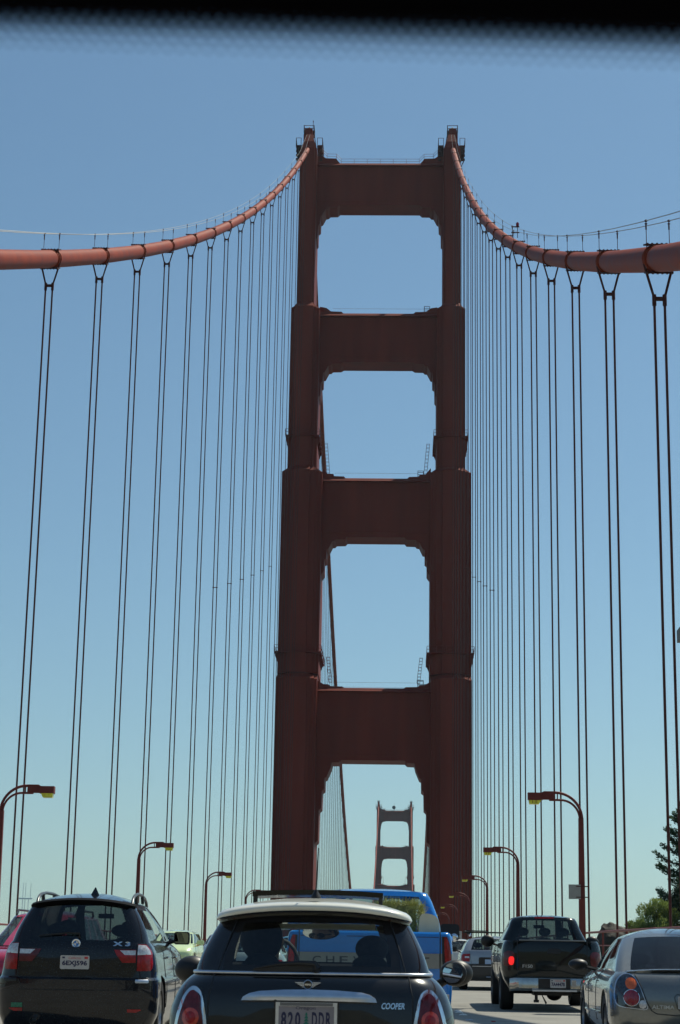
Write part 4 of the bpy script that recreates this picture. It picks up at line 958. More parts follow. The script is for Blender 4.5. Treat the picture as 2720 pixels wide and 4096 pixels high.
# ================================================= pickups
def pickup(name, X, Y, label, spec):
    root = place(name, X, Y, label, 'pickup truck'); g = spec
    sh = Shell(g['body'], taper=.02)
    G = sh.loft(g['zs'], g['bodycls'], cap=g.get('capkey', 'body'))
    me = MB()
    for mb in G.values(): me.add(mb.v, mb.f)
    solid = me.mesh('body', g['paint'])
    cut = archcut(g['arch'], g['wy'][0], g['wr'])+archcut(g['arch'], g['wy'][1], g['wr'])
    zt = g['zs'][-1]; c = MB(); c.box(-g['bedw'], g['bedw'], .1, g['bedl'], g['bedz'], zt+.3); cut.append(c.mesh('c', BLACKP))
    me = boolcut(solid, cut); me.materials.clear(); me.materials.append(g['paint'])
    for st in g.get('stripes', []):
        me.materials.append(st[2])
    for p in me.polygons:
        z = p.center.z
        for k, st in enumerate(g.get('stripes', [])):
            if st[0] < z < st[1] and (abs(p.normal.x) > .5 or p.normal.y < -.4): p.material_index = k+1
    b = obj('body', me, root); [setattr(p, 'use_smooth', True) for p in me.polygons]; me.set_sharp_from_angle(angle=R(38))
    wheels(root, g['wr'], g['wwd'], g['wx'], g['wy'][0], g['wy'][1], 6)
    gh = Shell(g['cab'], rear=[0, .2, .4, .6, .8, .9, g['gw'], 1], side=[0, .06, .12, .25, .4, .5, .55, .6, .75, .88, .94, 1], taper=.02, bend=g.get('bend', .05))
    z0, z1 = g['cab'][0][0], g['cab'][-1][0]; gz0, gz1 = g['gz']
    def cl(a, b, z, s):
        if a[0] == 'r' and b[0] == 'r' and b[1] <= g['gw']+.001 and gz0 < z < gz1: return 'rg'
        if b[0] == 's' and gz0 < z < gz1 and .12 <= a[1] and b[1] <= .94 and not (.5 <= a[1] and b[1] <= .55): return ('sg', s, a[1] < .5)
        if a[0] in ('fc', 'f') and b[0] in ('f', 'fc') and gz0 < z < gz1 and not (a[0] == 'fc' and b[1] < .5): return 'ws'
        return 'frame'
    lv = sorted(set([z0, gz0, gz1, z1]+[gz0+(gz1-gz0)*i/6 for i in range(7)]))
    G = gh.loft(lv, cl, dome=('frame', g['dome'], 6)); obj('cab', G['frame'].mesh('cab', g['paint']), root, g['paint'], 45)
    G['rg'].build('rear_window', g['rglass'], root, smooth=50); [mb.build('side_window', TINTG, root, smooth=50) for k, mb in G.items() if k[0] == 'sg']; G['ws'].build('windshield', CLEARG, root, smooth=50)
    mb = MB(); mb.box(-.75, .75, g['bedl']+.15, g['bedl']+1.6, zt-.02, zt+.01); mb.build('cab_floor', INT, root)
    return root, sh, gh
BLUE = mat('bright_blue_paint', (.012, .21, .66), .16, coat=1, var=.06, scale=30)
GREYS = mat('grey_stripe_paint', (.24, .25, .24), .3, coat=.6, var=.05, scale=20)
spec = dict(paint=BLUE, body=[(.35, .88, .10, 5.3, .02, .1, .1, .3), (.5, .955, .04, 5.38, .02, .1, .1, .3), (.75, .97, .02, 5.4, .02, .1, .1, .3), (1.0, .975, .02, 5.4, .02, .1, .1, .3), (1.2, .965, .03, 5.36, .02, .09, .1, .3), (1.275, .955, .03, 5.25, .02, .08, .1, .3), (1.31, .94, .045, 5.1, .02, .07, .1, .3), (1.325, .915, .06, 5.0, .02, .06, .1, .3)],
    zs=[.35, .42, .5, .62, .75, .91, .93, 1.0, 1.08, 1.2, 1.245, 1.26, 1.275, 1.295, 1.31, 1.325], bodycls=lambda a, b, z, s: 'body', arch=.46, wr=.37, wwd=.24, wx=.95, wy=(1.15, 4.5), bedw=.82, bedl=2.15, bedz=.85,
    stripes=[(.91, 1.08, GREYS)], cab=[(1.325, .88, 2.3, 4.4, .03, .1, .1, .25), (1.45, .865, 2.31, 4.2, .03, .1, .1, .25), (1.65, .80, 2.35, 3.9, .03, .1, .1, .22), (1.80, .74, 2.4, 3.65, .03, .1, .1, .2), (1.86, .70, 2.44, 3.55, .03, .1, .1, .2)],
    gw=.93, bend=.02, gz=(1.40, 1.80), dome=.04, rglass=TINTG)
root, sh, gh = pickup('pickup_truck', 4.53, 22.8, 'bright blue pickup with grey stripe carrying a hay bale, ahead of the hatchback', spec)
for s_ in (1, -1):
    f = lambda P: [(s_*x, z) for x, z in P][::s_]
    t = decal('tail_light', f([(.845, 1.275), (.905, 1.275), (.935, 1.2), (.955, 1.08), (.96, .95), (.95, .925), (.86, .925), (.85, 1.0)]), sh, BLACKP, root, off=.012, sub=2)
    decal('lens', f([(.868, 1.27), (.9, 1.27), (.928, 1.2), (.948, 1.08), (.953, .955), (.945, .93), (.885, .93), (.875, 1.05)]), sh, RED, t, off=.02, sub=2, bulge=.012)
    line('tailgate_seam', f([(.825, 1.33), (.825, .62)])[::s_], sh, BLACKP, root, .006, 0)
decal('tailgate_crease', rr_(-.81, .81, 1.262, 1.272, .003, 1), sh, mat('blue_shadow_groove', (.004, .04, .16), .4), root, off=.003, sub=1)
mb = MB(); mb.box(-.81, .81, sh.ry(0, .99)-.012, sh.ry(0, .99)+.03, .912, 1.078); mb.build('tailgate_panel', GREYS, root)
for k, ch in enumerate('CHEVROLET'): text('tailgate_letter', ch, mat('letter_dark', (.03, .035, .04), .5), root, -.615+.158*k, .992, .088, sh.ry(0, .99)-.0125, wid=.098, off=.001, ext=.001)
mb = MB(); mb.box(-.93, .93, -.1, .04, .45, .62); mb.build('rear_bumper', mat('painted_bumper_white', (.4, .4, .4), .3, coat=.4), root)
mirror_pair(root, 1.03, 3.75, 1.36, .13, .11, BLACKP, box=True)
mb = MB(); mb.lathe([(-.05, .001), (-.052, .02), (-.046, .05), (-.04, .055)], 'y', (1.09, 3.75, 1.29), 20); mb.build('round_blind_spot_mirror', MIRROR, root, smooth=60)
for x in (-.35, .35): seat(root, x, 2.85, 1.33, (.12, .08), .24)
# cargo in the bed of the blue pickup
def hay(X, Y, Z):
    mb = MB(); random.seed(3)
    mb.box(-.24, .24, -.2, .2, -.3, .28, .96)
    for k in range(5200):
        f = random.choice('tfbsS'); u, v = random.uniform(-1, 1), random.uniform(-1, 1)
        if f == 't': p = Vector((u*.25, v*.22, .29)); n_ = Vector((0, 0, 1))
        elif f in 'fb': p = Vector((u*.28, -.21 if f == 'f' else .21, v*.3)); n_ = Vector((0, -1 if f == 'f' else 1, 0))
        else: p = Vector((.28 if f == 's' else -.28, u*.21, v*.3)); n_ = Vector((1 if f == 's' else -1, 0, 0))
        d = (n_*random.uniform(-.1, .55)+Vector((random.gauss(0, 1), random.gauss(0, 1), random.gauss(0, .8)))).normalized()*random.uniform(.04, .11); q = d.cross(Vector((random.random(), random.random(), 1))).normalized()*.0035
        p += n_*random.uniform(-.01, .03); mb.add([p-q, p+q, p+d+q*.3+n_*.01, p+d-q*.3+n_*.01], [(0, 1, 2, 3)])
    o = mb.build('hay_bale', mat('hay', (.30, .32, .11), .9, var=.45, scale=16), loc=(X, Y, Z)); return tag(o, 'shaggy green hay bale standing in the bed of the blue pickup', 'hay bale')
hay(4.84, 23.5, zr(23)+1.36)
mb = MB(); mb.prism(smoothpoly([(-.13, -.28), (-.13, .12), (-.09, .19), (.05, .17), (.12, .1), (.12, -.28)], 2), -.2, .2); o = mb.build('cooler_box', mat('cream_cooler_plastic', (.72, .66, .46), .5, var=.08, scale=6), smooth=35, loc=(5.235, 23.2, zr(23)+1.36))
tag(o, 'cream rounded box beside the hay bale in the blue pickup bed', 'cooler box')
# dark pickup
DGR = mat('dark_green_black_paint', (.008, .012, .013), .2, spec=.15, coat=.7, var=.1, scale=25)
spec = dict(paint=DGR, body=[(.42, .86, .10, 5.4, .05, .2, .1, .3), (.6, .96, .05, 5.5, .06, .28, .1, .3), (.8, 1.0, .04, 5.5, .06, .32, .1, .3), (1.0, 1.01, .04, 5.5, .06, .34, .1, .3), (1.2, .985, .06, 5.4, .06, .33, .1, .3), (1.3, .95, .08, 5.2, .06, .3, .1, .3), (1.335, .92, .10, 5.1, .06, .28, .1, .3)],
    zs=[.42, .5, .6, .7, .8, .9, 1.0, 1.1, 1.2, 1.25, 1.3, 1.32, 1.335], bodycls=lambda a, b, z, s: 'body', arch=.46, wr=.38, wwd=.27, wx=1.0, wy=(1.2, 4.6), bedw=.78, bedl=1.9, bedz=.85,
    cab=[(1.3, .91, 2.0, 4.5, .04, .2, .1, .25), (1.4, .86, 2.02, 4.3, .04, .2, .1, .25), (1.6, .76, 2.07, 3.9, .04, .19, .1, .22), (1.76, .70, 2.14, 3.6, .04, .16, .1, .2), (1.82, .66, 2.18, 3.5, .04, .16, .1, .2)],
    gw=.9, bend=.025, gz=(1.36, 1.77), dome=.045, rglass=glass('pickup_rear_glass', (.13, .15, .15)))
root, sh, gh = pickup('pickup_truck', 7.84, 37.9, 'dark green-black pickup with chrome bumper in the right lane, brake light lit', spec)
root.scale = (.965, 1, 1.0)
for s_ in (1, -1):
    f = lambda P: [(s_*x, z) for x, z in P][::s_]
    t = decal('tail_light', f(smoothpoly([(.76, 1.13), (.93, 1.14), (.985, 1.06), (.99, .9), (.96, .84), (.78, .86), (.755, .95)], 2)), sh, REDD, root, off=.01, sub=2, bulge=.01)
    decal('brake_lens', f(smoothpoly([(.765, 1.03), (.87, 1.03), (.88, .9), (.84, .865), (.775, .88)], 1)), sh, mat('lit_brake_lens', (.6, .02, .02), .3, emit=(1, .02, .02), estr=.9), t, off=.026, sub=1) if s_ < 0 else None
    line('tailgate_seam', f([(.70, 1.335), (.70, .68)])[::s_], sh, BLACKP, root, .005, 0)
mb = MB(); P = []
for i in range(21):
    x = -.66+1.32*i/20; P.append((x, sh.ry(x, 1.33)-.004, 1.342))
mb.tube(P, .014, 6); mb.build('tailgate_cap', mat('satin_grey_cap', (.18, .19, .19), .3), root, smooth=50)
decal('tailgate_handle', smoothpoly([(-.10, 1.11), (-.10, 1.17), (-.05, 1.2), (.12, 1.2), (.17, 1.17), (.17, 1.11), (.14, 1.09), (-.07, 1.09)], 1), sh, BLACKP, root, off=.02, sub=1, bulge=.01)
text('model_lettering', 'F150', mat('badge_silver', (.55, .55, .54), .3, .5), root, -.50, .85, .062, -.008, wid=.2, sh=sh, off=.001)
mb = MB(); n = 20; vs = []; prof = [(-.09, .63), (-.12, .58), (-.12, .44), (-.08, .39), (.06, .39), (.06, .63)]
for i in range(n+1):
    x = -.86+1.72*i/n; e = abs(x)/.86; yb = .03*e+.16*max(0, e-.8)**1.0*4
    for dy, z in prof: vs.append((x, yb+dy, z-.015*(e > .9)))
m6 = 6; mb.add(vs, [(i*m6+k, i*m6+(k+1) % m6, (i+1)*m6+(k+1) % m6, (i+1)*m6+k) for i in range(n) for k in range(m6)]+[tuple(range(m6)), tuple(n*m6+k for k in range(m6))[::-1]])
mb.build('rear_bumper', mat('dull_chrome', (.62, .6, .54), .22, 1, var=.15, scale=6), root, smooth=35)
mb = MB(); mb.box(-.30, .34, -.135, -.085, .44, .625); mb.build('bumper_recess', BLACKP, root)
mb = MB(); mb.box(-.42, .46, -.19, -.08, .385, .415); mb.build('bumper_step', SATIN, root)
plate(root, sh, .09, .455, .615, .31, '7A44478', 'California', 'ca', y=-.15)
mb = MB(); mb.box(.36, .45, -.14, -.09, .47, .6); mb.lathe([(-.15, .03), (-.14, .035), (-.1, .035)], 'y', (.405, 0, .53), 12); mb.build('trailer_socket', RIM, root)
mb = MB(); mb.box(-.36, .4, .3, 1.0, .3, .45); mb.ell((.12, 1.2, .33), (.17, .17, .15)); mb.tube([(-.9, 1.2, .36), (.9, 1.2, .36)], .05, 8); mb.tube([(-.32, .2, .32), (-.32, .2, .2)], .035, 6); mb.box(-.37, -.27, .15, .25, .17, .22); mb.tube([(-.2, .2, .3), (-.12, .2, .15)], [.01, .02], 5)
mb.build('rear_axle', BLACKP, root)
decal('high_brake_light', rr_(-.2, .2, 1.79, 1.825, .008, 2), gh, RED, root, off=.012, sub=1)
for x in (-.42, .05, .45): seat(root, x, 2.75, 1.38, (.13, .09), .2)
mb = MB(); mb.box(-.14, .1, 3.4, 3.42, 1.60, 1.67); mb.build('rear_view_mirror', BLACKP, root)
mirror_pair(root, 1.14, 3.45, 1.33, .15, .125, BLACKP)
for y0 in (2.0, 3.3):
    mb = MB(); mb.tube([(-sh.sx(y0, z)-.001, y0, z) for z in [.5+.08*i for i in range(10)]], .005, 5); mb.build('door_seam', BLACKP, root)
mb = MB(); mb.tube([(-sh.sx(2.3, 1.13)-.03, 2.2, 1.13), (-sh.sx(2.3, 1.13)-.03, 2.4, 1.13)], .015, 6); mb.build('door_handle', BLACKP, root)
# ================================================= generic cars
def car(name, X, Y, label, cat, g, flip=False):
    root = place(name, X, Y, label, cat, flip); sh = Shell(g['body'], taper=.04)
    G = sh.loft(g['zs'], lambda a, b, z, s: 'body', cap='body')
    me = boolcut(G['body'].mesh('body', g['paint']), archcut(g['arch'], g['wy'][0], g['wr'])+archcut(g['arch'], g['wy'][1], g['wr']))
    me.materials.clear(); me.materials.append(g['paint'])
    if 'lower' in g:
        me.materials.append(g['lower'][1])
        for p in me.polygons:
            if p.center.z < g['lower'][0]: p.material_index = 1
    topcap(me, g['zs'][-1], None) if g.get('capint') else None
    obj('body', me, root); [setattr(p, 'use_smooth', True) for p in me.polygons]; me.set_sharp_from_angle(angle=R(38))
    wheels(root, g['wr'], g['wwd'], g['wx'], g['wy'][0], g['wy'][1], g.get('sp', 7))
    gh = Shell(g['cab'], rear=[0, .2, .4, .6, .8, g.get('gw', .94), .97, 1], side=g.get('side', [0, .05, .12, .25, .38, .42, .55, .68, .72, .85, .95, 1]), taper=.03, bend=.045)
    z0, z1 = g['cab'][0][0], g['cab'][-1][0]; gz0, gz1 = g['gz']; pill = g.get('pill', [(.05, .12), (.38, .42), (.68, .72)])
    def cl(a, b, z, s):
        if a[0] == 'r' and b[0] == 'r' and b[1] <= g.get('gw', .94)+.001 and gz0 < z < gz1: return 'rg'
        if b[0] == 's' and gz0 < z < gz1 and a[1] >= pill[0][1]-.001 and b[1] <= .951 and not any(p[0]-.001 <= a[1] and b[1] <= p[1]+.001 for p in pill): return ('sg', s, sum(a[1] >= p[1]-.001 for p in pill))
        if a[0] in ('fc', 'f') and b[0] in ('f', 'fc') and gz0 < z < gz1 and not (a[0] == 'fc' and b[1] < .5): return 'ws'
        return 'frame'
    lv = sorted(set([z0, gz0, gz1, z1]+[gz0+(gz1-gz0)*i/6 for i in range(7)]))
    G = gh.loft(lv, cl, dome=('frame', g['dome'], 7)); obj('cabin', G['frame'].mesh('cabin', g['paint']), root, g['paint'], 45)
    G['rg'].build('rear_window', g.get('rglass', TINTG), root, smooth=50); [mb.build('side_window', g.get('sglass', TINTG), root, smooth=50) for k, mb in G.items() if k[0] == 'sg']; G['ws'].build('windshield', g.get('wglass', TINTG), root, smooth=50)
    mb = MB(); ym = (g['cab'][0][2]+g['cab'][0][3])/2; mb.box(-g['cab'][0][1]+.08, g['cab'][0][1]-.08, g['cab'][0][2]+.25, g['cab'][0][3]-.35, z0-.03, z0+.01); mb.build('cabin_floor', INT, root)
    for x in (-.36, .36):
        if g.get('seats', True):
            for y in g['sy']: seat(root, x, y, z0+.02, (.12, .075), .24)
    # grille and headlights at the front
    w_, yr, yf, cr, rr, cf, rf = sh.par(.62)
    for s_ in (1, -1):
        q = MB(); q.add([(0, 0, 0)], []); 
        mb = MB(); P = []
        for x, z in g.get('hl', [(.48, .60), (.74, .58), (.80, .72), (.72, .76), (.5, .70)]):
            y = front_y(sh, x, z)+.012; P.append((s_*x, y, z))
        mb.add(P+[(x, y-.06, z) for x, y, z in P], [tuple(range(len(P))), tuple(range(2*len(P)-1, len(P)-1, -1))]+[(i, (i+1) % len(P), (i+1) % len(P)+len(P), i+len(P)) for i in range(len(P))])
        mb.build('headlight', WHITEL, root)
    mb = MB(); mb.box(-.4, .4, sh.par(.55)[2]-.05, sh.par(.55)[2]+.012, .48, .64); mb.build('grille', BLACKP, root)
    return root, sh, gh
def front_y(sh, x, z):
    pts = [p for p in sh.half(z) if p[2][0] in ('f', 'fc')]
    for a, b in zip(pts, pts[1:]):
        if b[0] <= x <= a[0]: return a[1]+(b[1]-a[1])*((x-a[0])/((b[0]-a[0]) or 1))
    return pts[0][1]
# silver wagon
SIL = mat('silver_paint', (.36, .38, .40), .22, .5, coat=1, var=.04, scale=30)
g = dict(paint=SIL, lower=(.70, mat('charcoal_cladding', (.04, .042, .045), .5)), body=[(.25, .85, .10, 4.7, .08, .25, .2, .35), (.45, .92, .0, 4.8, .08, .28, .2, .35), (.69, .93, .0, 4.8, .08, .28, .22, .35), (.71, .915, .03, 4.8, .08, .28, .22, .35), (.85, .90, .05, 4.7, .08, .28, .2, .35), (.98, .87, .08, 4.2, .07, .26, .18, .3), (1.06, .82, .12, 3.9, .07, .24, .15, .3)],
    zs=[.25, .35, .45, .58, .69, .71, .78, .85, .92, .98, 1.02, 1.06], arch=.39, wr=.34, wwd=.23, wx=.91, wy=(.95, 3.7), cab=[(1.06, .81, .14, 3.75, .07, .16, .12, .25), (1.2, .76, .25, 3.35, .07, .15, .12, .22), (1.35, .69, .38, 2.95, .07, .14, .12, .2), (1.42, .63, .45, 2.75, .06, .14, .12, .2)],
    gz=(1.08, 1.38), dome=.045, sy=(1.4, 2.3), gw=.94)
root, sh, gh = car('station_wagon', 7.46, 53.8, 'silver station wagon with black roof rack ahead of the dark pickup', 'car', g)
for s_ in (1, -1):
    f = lambda P: [(s_*x, z) for x, z in P][::s_]
    t = decal('tail_light', f([(.64, .975), (.82, .97), (.87, .93), (.885, .77), (.65, .765), (.655, .9)]), sh, RED, root, off=.01, sub=2)
    decal('clear_lens', f([(.66, .905), (.78, .905), (.78, .86), (.66, .86)]), sh, WHITEL, t, off=.016, sub=1)
    line('tailgate_seam', f([(.645, 1.06), (.63, .9), (.60, .72)])[::s_], sh, BLACKP, root, .004)
    mb = MB(); mb.tube([(s_*.6, .6, 1.46), (s_*.6, .7, 1.515), (s_*.58, 2.3, 1.53), (s_*.57, 2.5, 1.46)], .02, 6); mb.build('roof_rail', CHROME, root)
for y in (.95, 1.9):
    mb = MB(); mb.box(-.78, .78, y-.03, y+.03, 1.54, 1.575); mb.box(-.66, -.56, y-.06, y+.06, 1.50, 1.56); mb.box(.56, .66, y-.06, y+.06, 1.50, 1.56); mb.build('roof_rack_bar', BLACKP, root)
mb = MB(); mb.box(-.72, -.1, .8, 2.1, 1.585, 1.61); mb.build('roof_rack_tray', BLACKP, root)
mb = MB(); mb.prism(rr_(-.40, .40, .66, .885, .04), sh.ry(0, .78)-.008, sh.ry(0, .78)+.05); mb.build('plate_recess', BLACKP, root)
mb = MB(); mb.prism(rr_(-.23, .23, .69, .83, .01, 2), sh.ry(0, .78)-.014, sh.ry(0, .78)); mb.build('license_plate', mat('plate_pale_blue', (.35, .5, .72), .5), root)
decal('tailgate_trim', rr_(-.58, .58, .635, .652, .005, 1), sh, SATIN, root, off=.02, sub=1); mb = MB(); mb.tube([(-.2, -.03, .36), (.5, -.03, .36)], .012, 6); mb.build('bumper_strip', SATIN, root)
mirror_pair(root, 1.03, 2.95, 1.08, .1, .07, BLACKP, box=True)
# grey sedan, right edge
SED = mat('smoke_grey_paint', (.22, .225, .21), .24, .6, coat=1, var=.06, scale=30)
g = dict(paint=SED, body=[(.2, .82, .12, 4.8, .16, .3, .2, .35), (.35, .885, .02, 4.85, .18, .32, .2, .35), (.5, .895, .0, 4.86, .18, .32, .22, .35), (.7, .895, .03, 4.8, .17, .32, .22, .22), (.80, .875, .08, 4.5, .15, .3, .2, .22), (.875, .83, .14, 4.1, .13, .26, .18, .22), (.91, .79, .20, 3.95, .12, .24, .15, .22)],
    zs=[.2, .28, .35, .42, .5, .6, .7, .75, .80, .84, .875, .895, .91], arch=.375, wr=.325, wwd=.215, wx=.885, wy=(1.03, 3.83), cab=[(.905, .78, .62, 3.75, .08, .1, .15, .25), (1.05, .735, .85, 3.4, .08, .09, .15, .22), (1.2, .675, 1.12, 3.05, .08, .09, .12, .2), (1.31, .62, 1.35, 2.8, .08, .09, .12, .2), (1.35, .585, 1.45, 2.7, .08, .09, .1, .2)],
    gz=(.93, 1.325), dome=.075, sy=(1.75, 2.6), gw=.9, rglass=glass('sedan_rear_glass', (.05, .05, .08), ior=1.5), sglass=glass('sedan_side_glass', (.1, .12, .14), ior=2.1),
    side=[0, .06, .14, .22, .3, .38, .42, .55, .68, .72, .85, .95, 1], pill=[(0, .14), (.38, .42), (.68, .70)])
root, sh, gh = car('sedan', 8.2, 22.4, 'grey sedan with round tail lights and trunk spoiler at the right edge', 'car', g)
for s_ in (1, -1):
    f = lambda P: [(s_*x, z) for x, z in P][::s_]
    LP_ = [(.70, .905), (.78, .88), (.84, .80), (.862, .66), (.85, .56), (.80, .52), (.64, .505), (.475, .485), (.52, .60), (.58, .78), (.63, .875)]
    t = decal('tail_light', f(smoothpoly(LP_, 2)), sh, SATIN, root, off=.006, sub=2, bulge=.008)
    decal('smoked_housing', f(smoothpoly([(.678+(x-.678)*.94, .68+(z-.68)*.95) for x, z in LP_], 2)), sh, mat('smoked_clear_lens', (.028, .04, .06), .06, coat=1, var=.5, scale=25), t, off=.011, sub=2, bulge=.01)
    decal('amber_lamp', el_(s_*.672, .785, .062, .066), sh, AMBER, t, off=.02, sub=1, bulge=.012)
    decal('lamp_ring', el_(s_*.672, .627, .092, .094), sh, CHROME, t, off=.018, sub=1); decal('red_lamp', el_(s_*.672, .627, .086, .088), sh, mat('wine_red_lens', (.28, .008, .03), .18, coat=1, var=.3, scale=20), t, off=.021, sub=1, bulge=.015)
    decal('reverse_lamp', el_(s_*.55, .555, .042, .048), sh, WHITEL, t, off=.022, sub=1, bulge=.008)
    line('trunk_seam', f([(.62, .90), (.56, .76), (.50, .58), (.455, .49), (.40, .455), (.2, .44), (0, .437)])[::s_], sh, BLACKP, root, .006, 0)
mb = MB(); n = 24; vs = []
for i in range(n+1):
    x = -.70+1.40*i/n; e = abs(x)/.70; y = sh.ry(x, .92); drop = .06*max(0, 1-abs(e-.78)/.2) if e > .5 else 0
    zt = .955-.03*e**3
    vs += [(x, y-.02, zt-.012), (x, y+.04, zt), (x, y+.15, zt-.01), (x, y+.13, zt-.03-.02), (x, y+.0, zt-.028-drop)]
mb.add(vs, [(i*5+k, i*5+(k+1) % 5, (i+1)*5+(k+1) % 5, (i+1)*5+k) for i in range(n) for k in range(5)]+[(0, 1, 2, 3, 4), tuple(n*5+k for k in (4, 3, 2, 1, 0))])
mb.build('trunk_spoiler', SED, root, smooth=40)
text('model_lettering', 'ALTIMA', mat('badge_silver', (.55, .55, .54), .3, .5), root, -.325, .53, .042, -.007, wid=.25, sh=sh, off=.001)
for s_ in (1,):
    line('plate_recess_seam', [(-.03+0*.2, .67), (-.17, .67), (-.195, .64), (-.165, .52), (-.14, .49), (-.03, .485)], sh, BLACKP, root, .004, 0)
mb = MB(); mb.prism(rr_(-.16, .16, .51, .65, .01, 2), sh.ry(0, .58)-.012, sh.ry(0, .58)); mb.build('license_plate', PLATE, root)
for yy_ in (1.95, 2.9):
    mb = MB(); mb.tube([(-sh.sx(yy_, z)-.001, yy_-.1*(z-.6), z) for z in [.32+.06*i for i in range(11)]], .004, 5); mb.build('door_seam', BLACKP, root)
mb = MB(); mb.tube([(-sh.sx(y, .42)-.006, y, .42) for y in [1.5+.1*i for i in range(19)]], .014, 6); mb.build('side_moulding', SED, root, smooth=50)
for yy_ in (2.1, 3.0):
    mb = MB(); mb.tube([(-sh.sx(yy_, .8)-.025, yy_-.09, .8), (-sh.sx(yy_, .8)-.032, yy_, .803), (-sh.sx(yy_, .8)-.025, yy_+.09, .8)], .012, 6); mb.build('door_handle', SED, root)
mirror_pair(root, 1.0, 3.1, .97, .125, .07, BLACKP)
# red suv facing the camera, left edge
REDP = mat('crimson_paint', (.42, .016, .05), .2, coat=1, var=.05, scale=20)
g = dict(paint=REDP, body=[(.28, .85, .10, 4.4, .1, .25, .2, .35), (.45, .91, .02, 4.5, .1, .28, .25, .35), (.7, .92, .0, 4.5, .1, .28, .3, .35), (.9, .90, .03, 4.42, .1, .28, .35, .38), (1.0, .87, .06, 4.2, .1, .26, .35, .36), (1.07, .83, .1, 3.6, .1, .24, .3, .34)],
    zs=[.28, .36, .45, .57, .7, .8, .9, .95, 1.0, 1.04, 1.07], arch=.4, wr=.35, wwd=.23, wx=.9, wy=(.9, 3.6), cab=[(1.07, .82, .14, 3.55, .08, .18, .25, .25), (1.2, .775, .22, 3.3, .08, .17, .22, .24), (1.4, .70, .34, 2.85, .08, .16, .2, .22), (1.63, .62, .44, 2.5, .08, .15, .18, .2)],
    gz=(1.09, 1.60), dome=.08, sy=(1.3, 2.2), hl=[(.55, .70), (.84, .74), (.86, .86), (.76, .9), (.6, .8)])
root, sh, gh = car('suv', -1.25, 36.0, 'bright crimson suv facing the camera at the left edge behind the black one', 'car', g, flip=True)
for s_ in (1, -1):
    mb = MB(); mb.tube([(s_*.55, .7, 1.62), (s_*.55, .8, 1.70), (s_*.52, 2.2, 1.70), (s_*.51, 2.4, 1.62)], .02, 6); mb.build('roof_rail', BLACKP, root)
mirror_pair(root, 1.0, 3.0, 1.13, .11, .08, REDP)
mb = MB(); mb.box(-.6, .6, 3.5, 3.6, 1.075, 1.095); mb.build('wiper_cowl', BLACKP, root)
# pale green minivan facing the camera
MINT = mat('pale_green_paint', (.66, .80, .42), .25, coat=1, var=.04, scale=20)
g = dict(paint=MINT, body=[(.28, .88, .10, 4.6, .1, .2, .2, .4), (.45, .95, .0, 4.75, .1, .22, .25, .42), (.7, .965, .0, 4.75, .1, .22, .3, .45), (.85, .95, .02, 4.6, .1, .22, .35, .45), (.98, .93, .05, 4.3, .08, .22, .35, .42), (1.05, .90, .08, 4.05, .08, .2, .3, .4)],
    zs=[.28, .36, .45, .57, .7, .78, .85, .92, .98, 1.02, 1.05], arch=.39, wr=.34, wwd=.22, wx=.93, wy=(.9, 3.8), cab=[(1.05, .90, .1, 4.0, .06, .15, .3, .12), (1.2, .86, .14, 3.7, .06, .15, .28, .11), (1.4, .80, .2, 3.25, .06, .14, .25, .1), (1.56, .73, .28, 2.9, .06, .13, .2, .1)],
    gz=(1.07, 1.5), dome=.07, sy=(1.6, 2.5), wglass=glass('van_windshield', (.25, .33, .33)), hl=[(.6, .66), (.88, .70), (.89, .88), (.80, .9), (.64, .80)])
root, sh, gh = car('minivan', -4.55, 80+4.7, 'pale green minivan facing the camera with an arm out of its window', 'car', g, flip=True)
mirror_pair(root, 1.1, 3.2, 1.12, .15, .09, MINT, box=True)
p = person('person', (-4.55+.5, 80+1.95, zr(83)+.62), 'driver of the pale green minivan with bare arm resting out of the window', arm_out=True, rotz=math.pi, shirt=(.1, .04, .04))
# slate car behind the minivan
g2 = dict(g); g2['paint'] = mat('slate_lilac_paint', (.2, .2, .26), .25, coat=1); g2['wglass'] = TINTG
car('minivan', -4.0, 101, 'slate grey van facing the camera behind the pale green minivan', 'car', g2, flip=True)
g3 = dict(spec_small := dict(paint=mat('white_paint', (.62, .61, .56), .3, coat=1), body=[(.22, .84, .10, 4.5, .1, .25, .2, .35), (.4, .9, .0, 4.6, .1, .28, .25, .35), (.6, .91, .0, 4.6, .1, .28, .3, .35), (.8, .89, .04, 4.45, .1, .28, .3, .36), (.92, .85, .1, 4.0, .1, .26, .3, .34), (.97, .81, .14, 3.7, .1, .24, .3, .34)],
    zs=[.22, .3, .4, .5, .6, .7, .8, .86, .92, .95, .97], arch=.36, wr=.31, wwd=.2, wx=.89, wy=(.9, 3.6), cab=[(.97, .80, .3, 3.6, .08, .15, .25, .25), (1.1, .76, .45, 3.3, .08, .14, .22, .24), (1.28, .69, .7, 2.85, .08, .13, .2, .22), (1.38, .63, .85, 2.6, .08, .12, .18, .2)], gz=(.99, 1.36), dome=.06, sy=(1.5, 2.4)))
def lights(root, sh):
    for s_ in (1, -1): decal('tail_light', [(s_*x, z) for x, z in rr_(.62, .84, .68, .84, .03, 2)][::s_], sh, RED, root, off=.01, sub=1)
pw = at(1825, 3760, 78); r_, s_h, _ = car('sedan', pw.x, 78, 'white car far ahead between the blue pickup and the silver wagon', 'car', g3); lights(r_, s_h)
